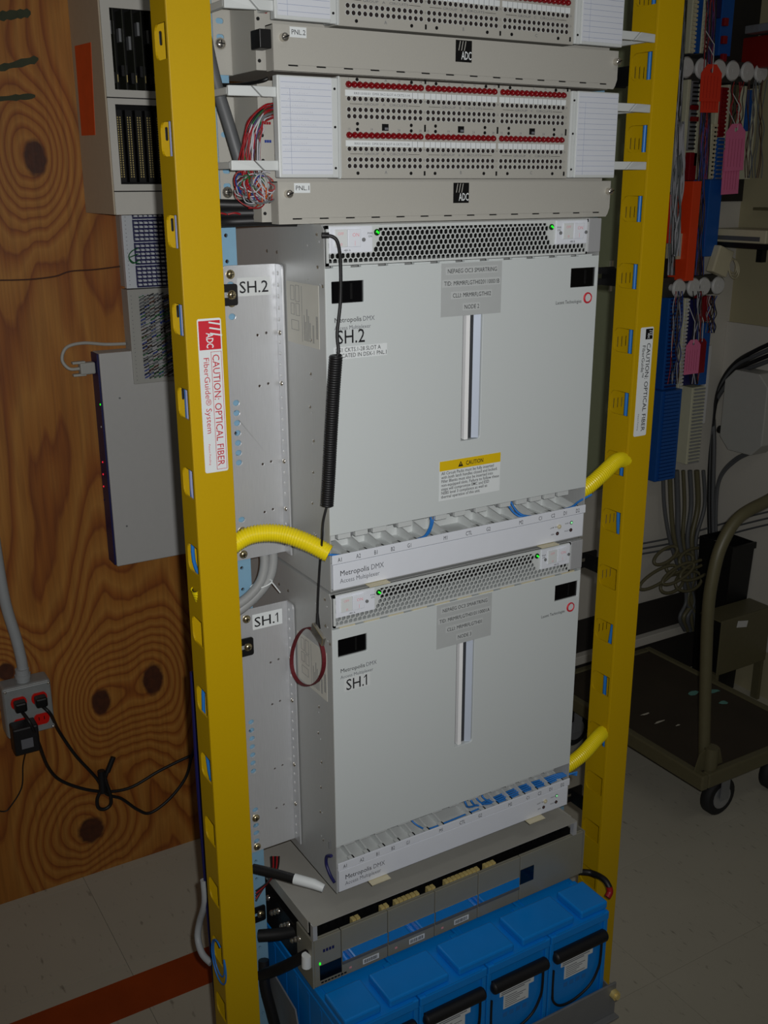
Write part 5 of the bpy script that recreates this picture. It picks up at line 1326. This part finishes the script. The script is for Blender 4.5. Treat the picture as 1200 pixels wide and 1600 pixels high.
S_(1110, 281, 1130, 400, 'idc_blue', 'long blue cover over a connecting block below the pink tag', yf=Ym-0.006)
S_(1098, 300, 1108, 430, 'navy', 'dark navy strip between orange and blue covers')
S_(1046, 466, 1068, 610, 'idc_blue', 'broad blue block just below the lower spools', ('navy', .4))
S_(1071, 466, 1077, 607, 'idc_cream', 'cream toothed strip hanging below the lower spools', ('knob_white', .6))
S_(1080, 468, 1096, 600, 'navy', 'dark blue block behind the small pink tag')
S_(1101, 463, 1112, 502, 'dark_red', 'dark red block under the lower spools')
S_(1100, 505, 1112, 600, 'idc_blue', 'blue strip below the dark red block')
S_(1034, 612, 1066, 748, 'idc_blue', 'large blue block at the bottom of the wiring field', ('idc_blue', .7), yf=Ym-0.010)
S_(1082, 606, 1103, 722, 'idc_cream', 'cream toothed block at the bottom of the wiring field', ('silver', .4))
S_(1108, 540, 1113, 660, 'knob_white', 'thin white strip beside the grey wall box')
# small red plugs on the wide blue block
for (x, y) in ((1136, 34), (1134, 62), (1133, 90)):
    c = P(x, y, y=Ym); tag(B().box(c.x-0.008, c.x+0.008, Ym, Ym+0.0118, c.z-0.010, c.z+0.010).build('red_plug', 'dark_red', bev=0.002), 'small dark red plug on the wide blue block', 'plug', 'red plugs on the blue block')
for (x, y) in ((1086, 168), (1086, 186)):
    c = P(x, y, y=Ym); tag(B().box(c.x-0.014, c.x+0.014, Ym-0.001, Ym+0.0055, c.z-0.006, c.z+0.006).build('red_clip', 'lamp_red', bev=0.001), 'dark red clip across the grey slotted block', 'clip', 'red clips on the slotted block')
# hanging tags
def wtag(px0, py0, px1, py1, m, label, yf, tilt=0.0):
    a, c = P(px0, py0, y=yf), P(px1, py1, y=yf); w_, h_ = c.x-a.x, a.z-c.z
    t = thing('wire_tag', label, 'tag', (a.x+w_/2, yf, c.z))
    o_ = [(0, 0), (w_, 0), (w_, h_-w_*0.28), (w_*0.72, h_), (w_*0.28, h_), (0, h_-w_*0.28)]
    b = B(); b.plate((a.x, yf, c.z), (1, 0, tilt), (-tilt, 0, 1), o_, [circ(w_/2, h_-w_*0.2, w_*0.08, 8)], 0.0012); b.build('card', m, t)
    B().tube([(a.x+w_/2, yf, a.z-w_*0.2), (a.x+w_/2+0.002, yf+0.004, a.z+0.05), (a.x+w_/2-0.004, Ym+0.011, a.z+0.10)], 0.0012, 5).build('string', 'knob_white', t)
    b = B()
    for k in range(5): b.box(a.x+w_*0.14+k*w_*0.16, a.x+w_*0.14+k*w_*0.16+0.0006, yf-0.0003, yf, c.z+h_*0.1, a.z-h_*0.3)
    b.build('print_lines', 'dark_red', t)
wtag(1098, 100, 1125, 160, 'tag_red', 'large red hanging tag over the upper spools', Ym-0.034, 0.03)
wtag(1099, 118, 1122, 177, 'tag_red', 'red hanging tag tucked behind the larger red tag', Ym-0.028, 0.02)
wtag(1138, 194, 1161, 268, 'tag_pink', 'pink hanging tag with dark marks beneath the upper spools', Ym-0.030, 0.05)
wtag(1134, 225, 1153, 304, 'tag_pink', 'longer pink tag tucked behind the other pink tag', Ym-0.024, 0.04)
wtag(1073, 532, 1091, 583, 'tag_pink', 'small pink tag hanging below the lower spools', Ym-0.020, 0.0)
wtag(1090, 530, 1100, 582, 'dark_red', 'dull crimson tag beside the small pink tag', Ym-0.014, 0.0)
# jumper wires over the field
def wires(label, spans, cols, n, r=0.0013, seed=1):
    rr = random.Random(seed); ps_ = []
    for i in range(n):
        (x0, x1, y0, y1) = spans[i % len(spans)]
        xa = x0+(x1-x0)*rr.random(); pth = []
        m = 6
        for k in range(m+1):
            t = k/m; pth.append(P(xa-0.045*(y1-y0)*t+(rr.random()-.5)*7, y0+(y1-y0)*t, y=Ym-0.001-0.006*rr.random()))
        ps_.append(pth)
    return bundle('jumper_wires', label, ps_, cols, r)
wires('mixed dark and white jumper wires hanging over the upper wiring field', [(1064, 1072, 0, 430), (1106, 1118, 0, 280), (1098, 1110, 130, 430)], ['slate', 'black', 'brown', 'black', 'violet', 'blue', 'white', 'red', 'black'], 60, 0.0015, 3)
wires('red and slate jumper wires hanging toward the corner of the field', [(1142, 1160, 128, 210), (1170, 1196, 125, 278)], ['red', 'slate', 'black', 'brown'], 20, 0.0014, 5)
wires('white and blue jumper wires hanging below the lower spools', [(1084, 1100, 455, 600), (1052, 1068, 455, 600), (1106, 1120, 462, 520)], ['slate', 'blue', 'black', 'white', 'black', 'brown', 'red'], 34, 0.0014, 6)
wires('silver shielded wires hanging beside the duct', [(1062, 1071, 190, 400)], ['slate', 'white'], 10, 0.0028, 8)
# cable bundle dropping from the field to the knot near the floor
for k in range(7):
    rr = random.Random(40+k); x0 = 1036+10.5*k
    pth = [P(x0, 735, y=1.035), P(x0+2, 790, y=1.03), P(1046+7*k, 840, y=1.02), P(1058+5*k, 880, y=1.01), P(1068+3*k, 905, y=1.005), P(1072+2*k+8*math.sin(k), 940, y=1.0), P(1062+6*k, 965, y=0.995), P(1070+4*k, 985, y=1.0)]
    cable(pth, 0.0060+0.0012*(k % 3), 'olive_dark' if k % 2 else 'cable_dark', ('olive' if k % 2 else 'dark grey')+' trunk cable dropping from the wiring field into the knot', 'trunk_cable', 8, 'trunk cables below the wiring field')
for k in range(8):
    c = P((1040, 1062, 1085, 1028, 1050, 1076, 1060, 1090)[k], (868, 880, 872, 902, 912, 908, 896, 890)[k], y=1.0-0.004*k)
    tag(B().tube(loop(c, (1, 0, 0.25-0.12*(k % 3)), (0.1, 0.35, 0.7), 0.048+0.009*(k % 4), 0.026+0.006*(k % 3), 26), 0.0052, 8).build('cable_coil', 'olive_dark'), 'olive grey cable loop in the knot below the wiring field', 'cable', 'cable loops in the knot')
for k in range(3):
    cable([P(945, 858+9*k, y=1.045), P(1000, 850+8*k, y=1.045), P(1060, 838+9*k, y=1.04), P(1110, 824+12*k, y=1.035), P(1150, 812+10*k, x=XR-0.03), P(1215, 796+10*k, x=XR-0.03)], 0.0030, 'cable_dark', 'thin dark cable strung along the white wall', 'wall_cable', 7, 'thin cables along the white wall')
# wall box on the right wall with its cables
Xb = XR-0.012-0.07
y0_, y1_ = P(1196, 640, x=Xb).y, P(1128, 640, x=Xb).y
zb0, zb1 = P(1150, 706, x=Xb).z, P(1150, 578, x=Xb).z
wbx = thing('wall_box', 'pale grey eight-sided cable box on the white wall board', 'junction box', (XR-0.02, (y0_+y1_)/2, zb0))
hw_, hh_ = (y1_-y0_), (zb1-zb0); ch = 0.035
b = B(); b.plate((Xb, y1_, zb0), (0, -1, 0), (0, 0, 1), [(ch, 0), (hw_-ch, 0), (hw_, ch), (hw_, hh_-ch), (hw_-ch, hh_), (ch, hh_), (0, hh_-ch), (0, ch)], [], 0.0695)
b.build('body', 'block_grey', wbx, bev=0.003)
B().cyl((Xb+0.02, y1_+0.001, zb0+0.05), (Xb+0.02, y1_+0.020, zb0+0.05), 0.012, 10).build('cable_gland', 'black_rubber', wbx)
for k in range(4):
    cable([P(1215, 532+9*k, x=Xb+0.02), P(1180, 548+8*k, x=Xb+0.025), P(1150, 566+6*k, x=XR-0.03), P(1128, 596+5*k, x=XR-0.03), P(1116, 640, x=XR-0.028+0.003*k), P(1110+2*k, 700, x=XR-0.03), P(1108+2*k, 790, x=XR-0.03), P(1110+2*k, 880, x=XR-0.03)], 0.0065, 'cable_dark' if k % 2 else 'black_rubber', 'dark cable sweeping over the pale wall box and down', 'trunk_cable', 8, 'dark cables sweeping past the wall box')
for k in range(2):
    cable([P(1180, 705, x=XR-0.03), P(1150, 716+4*k, x=XR-0.03), P(1125, 745+4*k, x=XR-0.03), P(1116+3*k, 800, x=XR-0.03), P(1117+3*k, 870, x=XR-0.03)], 0.005, 'cable_dark', 'dark cable drooping from under the pale wall box', 'trunk_cable', 8, 'cables under the wall box')
# shelf with a pale modem and a paper, adapter with cord
Xs = XR-0.13
sy1 = P(1128, 372, x=Xs).y
shf = thing('wall_shelf', 'narrow black shelf on the beige wall under the pale modem', 'shelf', (XR-0.06, 0.9, 1.36))
zs = P(1140, 378, x=Xs).z
B().box(Xs-0.02, XR, 0.62, YW-0.01, zs-0.014, zs).build('board', 'black', shf, bev=0.001)
B().box(XR-0.02, XR, 0.7, 0.72, zs-0.06, zs-0.014).box(XR-0.02, XR, 0.95, 0.97, zs-0.06, zs-0.014).build('shelf_bracket', 'black', shf)
mo = thing('modem', 'pale grey modem box lying on the black wall shelf', 'modem', (XR-0.06, 0.95, zs))
B().box(Xs-0.015, XR-0.01, 0.84, YW-0.02, zs, zs+0.036).build('case', 'cream_plastic', mo, bev=0.003)
B().box(Xs-0.016, Xs-0.015, 0.86, YW-0.03, zs+0.006, zs+0.018).build('front_strip', 'cable_dark', mo)
B().box(XR-0.03, XR, 0.60, 0.99, zs+0.085, zs+0.093).build('ledge', 'olive_dark', shf)
tag(B().box(XR-0.006, XR-0.0005, 0.66, 0.93, zs+0.13, zs+0.28).build('paper_notice', 'cable_grey'), 'grey lined paper notice pinned on the beige wall', 'paper')
rb_y0, rb_y1 = P(1215, 70, x=XR-0.05).y, P(1163, 70, x=XR-0.05).y
tag(B().box(XR-0.06, XR-0.0005, 0.70, rb_y1, P(1170, 108, x=XR-0.06).z, P(1170, 58, x=XR-0.06).z).build('red_box', mat('box_red', (126, 18, 10), .5), bev=0.004), 'dark red box mounted high on the beige wall', 'box')
tag(B().box(XR-0.10, XR-0.0005, 0.70, 1.02, P(1170, 52, x=XR-0.1).z, P(1170, 52, x=XR-0.1).z+0.02).build('wall_shelf', 'silver', bev=0.002), 'thin grey shelf edge above the dark red box', 'shelf')
c = P(1125, 408, y=0.985)
ad2 = thing('power_adapter', 'cream power adapter with coiled cord hanging beside the blue cover', 'power adapter', tuple(c))
B().obox(c, (0.030, 0, -0.010), (0, 0.014, 0), (0.012, 0, 0.036)).build('body', 'cream_plastic', ad2, bev=0.004)
for k in range(3): B().tube(loop(c+Vector((0.045+0.006*k, -0.004, -0.012-0.006*k)), (0.8, 0.2, -0.5), (0.4, 0.1, 0.75), 0.036, 0.020+0.004*k, 24), 0.0022, 7).build('cord', 'cream_plastic', ad2)
# power strip leaning in the corner, khaki bench panel, black bin
pst = thing('power_strip', 'pale upright power strip with red lamp behind the truck', 'power strip', (1.75, 1.0, 0))
xp = P(1103, 1040, y=0.985).x-0.01
B().box(xp-0.02, xp+0.02, 0.965, 1.0, 0.0, P(1100, 850, y=0.985).z).build('body', 'block_grey', pst, bev=0.004)
cz = P(1097, 1003, y=0.965); B().box(cz.x-0.007, cz.x+0.007, 0.962, 0.965, cz.z-0.004, cz.z+0.004).build('lamp', 'led_red', pst)
bn = thing('waste_bin', 'black waste bin standing in the corner behind the truck', 'waste bin', (1.87, 0.9, 0))
b = B(); xb_, yb_, hb_ = 1.882, 0.930, P(1180, 838, y=0.9).z
def ringq(s_, z): return [(xb_-0.050*s_, yb_-0.065*s_, z), (xb_+0.050*s_, yb_-0.065*s_, z), (xb_+0.050*s_, yb_+0.065*s_, z), (xb_-0.050*s_, yb_+0.065*s_, z)]
vs = ringq(0.8, 0.0)+ringq(1.0, hb_)+ringq(0.95, hb_)+ringq(0.76, 0.01)
b.add(vs, [(3, 2, 1, 0)]+[(i, (i+1) % 4, 4+(i+1) % 4, 4+i) for i in range(4)]+[(4+i, 4+(i+1) % 4, 8+(i+1) % 4, 8+i) for i in range(4)]+[(8+i, 8+(i+1) % 4, 12+(i+1) % 4, 12+i) for i in range(4)]+[(12, 13, 14, 15)])
b.build('body', 'black', bn); B().box(xb_-0.053, xb_+0.053, yb_-0.069, yb_-0.064, hb_-0.02, hb_).build('rim', 'black', bn)
kp = thing('khaki_step', 'low khaki steel step stool with a white scrap on it behind the truck', 'step stool', (1.86, 0.80, 0))
ky = 0.78; ka, kb = P(1128, 972, y=ky), P(1122, 1056, y=ky)
B().box(ka.x, XR-0.016, ky, ky+0.004, kb.z, ka.z).build('front_panel', 'olive_dark', kp, bev=0.002)
B().box(ka.x, XR-0.016, ky+0.004, ky+0.085, ka.z-0.004, ka.z).build('top', 'olive_dark', kp)
for xx in (ka.x+0.004, XR-0.03): B().box(xx, xx+0.012, ky+0.004, ky+0.03, 0, kb.z).build('leg', 'olive_dark', kp)
c = P(1160, 975, y=ky-0.001); B().obox(c, (0.022, 0, -0.004), (0, 0.0006, 0), (0.002, 0, 0.010)).build('paper_scrap', 'knob_white', kp)

# ------------------------------------------------------------ platform truck
tk = thing('platform_truck', 'dark platform truck with olive tube handle and small casters', 'platform truck', (1.39, 0.66, 0))
zd = 0.185; x0, x1, y0, y1 = 1.185, 1.615, 0.352, 0.962
B().box(x0+0.02, x1-0.02, y0+0.02, y1-0.02, zd-0.006, zd).build('deck', 'deck_brown', tk)
B().box(x0, x0+0.022, y0, y1, zd-0.035, zd+0.004).box(x1-0.022, x1, y0, y1, zd-0.035, zd+0.004).box(x0+0.022, x1-0.022, y0, y0+0.022, zd-0.035, zd+0.004).box(x0+0.022, x1-0.022, y1-0.022, y1, zd-0.035, zd+0.004).build('deck_frame', 'olive_dark', tk, bev=0.004)
for (px_, py_, m, w_, l_) in ((1115, 1080, 'scuff_teal', 0.05, 0.016), (1085, 1083, 'scuff_teal', 0.04, 0.014), (1130, 1098, 'scuff_teal', 0.03, 0.012), (1008, 1116, 'scuff_white', 0.035, 0.004), (1030, 1128, 'scuff_white', 0.04, 0.004), (1060, 1133, 'scuff_white', 0.02, 0.004)):
    c = P(px_, py_, z=zd); b = B(); n = 9; vs = []
    rr = random.Random(px_)
    for i in range(n): a = 2*math.pi*i/n; k = 0.5+0.6*rr.random(); vs.append((c.x+w_*0.5*k*math.cos(a), c.y+l_*k*math.sin(a), zd+0.0005))
    b.add(vs, [tuple(range(n))]); b.build('paint_scuff', m, tk)
yh = y0+0.045
def hp(px_, py_): return P(px_, py_, y=yh)
hb0 = hp(1100, 1185); 
pts = [hb0, hp(1102, 1080), hp(1106, 960), hp(1114, 900), hp(1128, 850), hp(1155, 808), hp(1200, 782)]
end = pts[-1]
pts += [Vector((end.x+0.06, yh, end.z+0.012)), Vector((x1-0.06, yh, end.z)), Vector((x1-0.035, yh, end.z-0.06)), Vector((x1-0.03, yh, 0.5)), Vector((x1-0.03, yh, zd))]
B().tube(spline(pts, 7), 0.0145, 12).build('handle', 'olive_dark', tk)
for xx in (hb0.x, x1-0.03):
    b = B(); b.plate((xx-0.05, yh-0.016, zd), (1, 0, 0), (0, 0, 1), [(0, 0), (0.10, 0), (0.085, 0.045), (0.05, 0.062), (0.015, 0.045)], (), 0.003); b.cyl((xx, yh-0.02, zd), (xx, yh-0.02, zd+0.06), 0.0175, 12)
    b.build('handle_socket', 'olive_dark', tk)
def caster(xx, yy):
    c = B(); w_ = Vector((xx, yy, 0.052))
    wh = B(); wh.tube([w_+Vector((0, -0.014, 0)), w_+Vector((0, -0.010, 0)), w_+Vector((0, 0.010, 0)), w_+Vector((0, 0.014, 0))], [0.046, 0.052, 0.052, 0.046], 24).build('wheel', 'tyre', tk)
    B().cyl(w_+Vector((0, -0.0155, 0)), w_+Vector((0, 0.0155, 0)), 0.031, 18).cyl(w_+Vector((0, -0.018, 0)), w_+Vector((0, 0.018, 0)), 0.009, 10).build('wheel_hub', 'silver', tk)
    B().box(xx-0.014, xx+0.014, yy-0.024, yy-0.020, 0.05, 0.128).box(xx-0.014, xx+0.014, yy+0.020, yy+0.024, 0.05, 0.128).box(xx-0.026, xx+0.026, yy-0.026, yy+0.026, 0.126, 0.150).build('fork', 'tray_grey', tk)
caster(1.335, 0.425); caster(x1-0.06, 0.425); caster(x0+0.06, y1-0.08); caster(x1-0.06, y1-0.08)
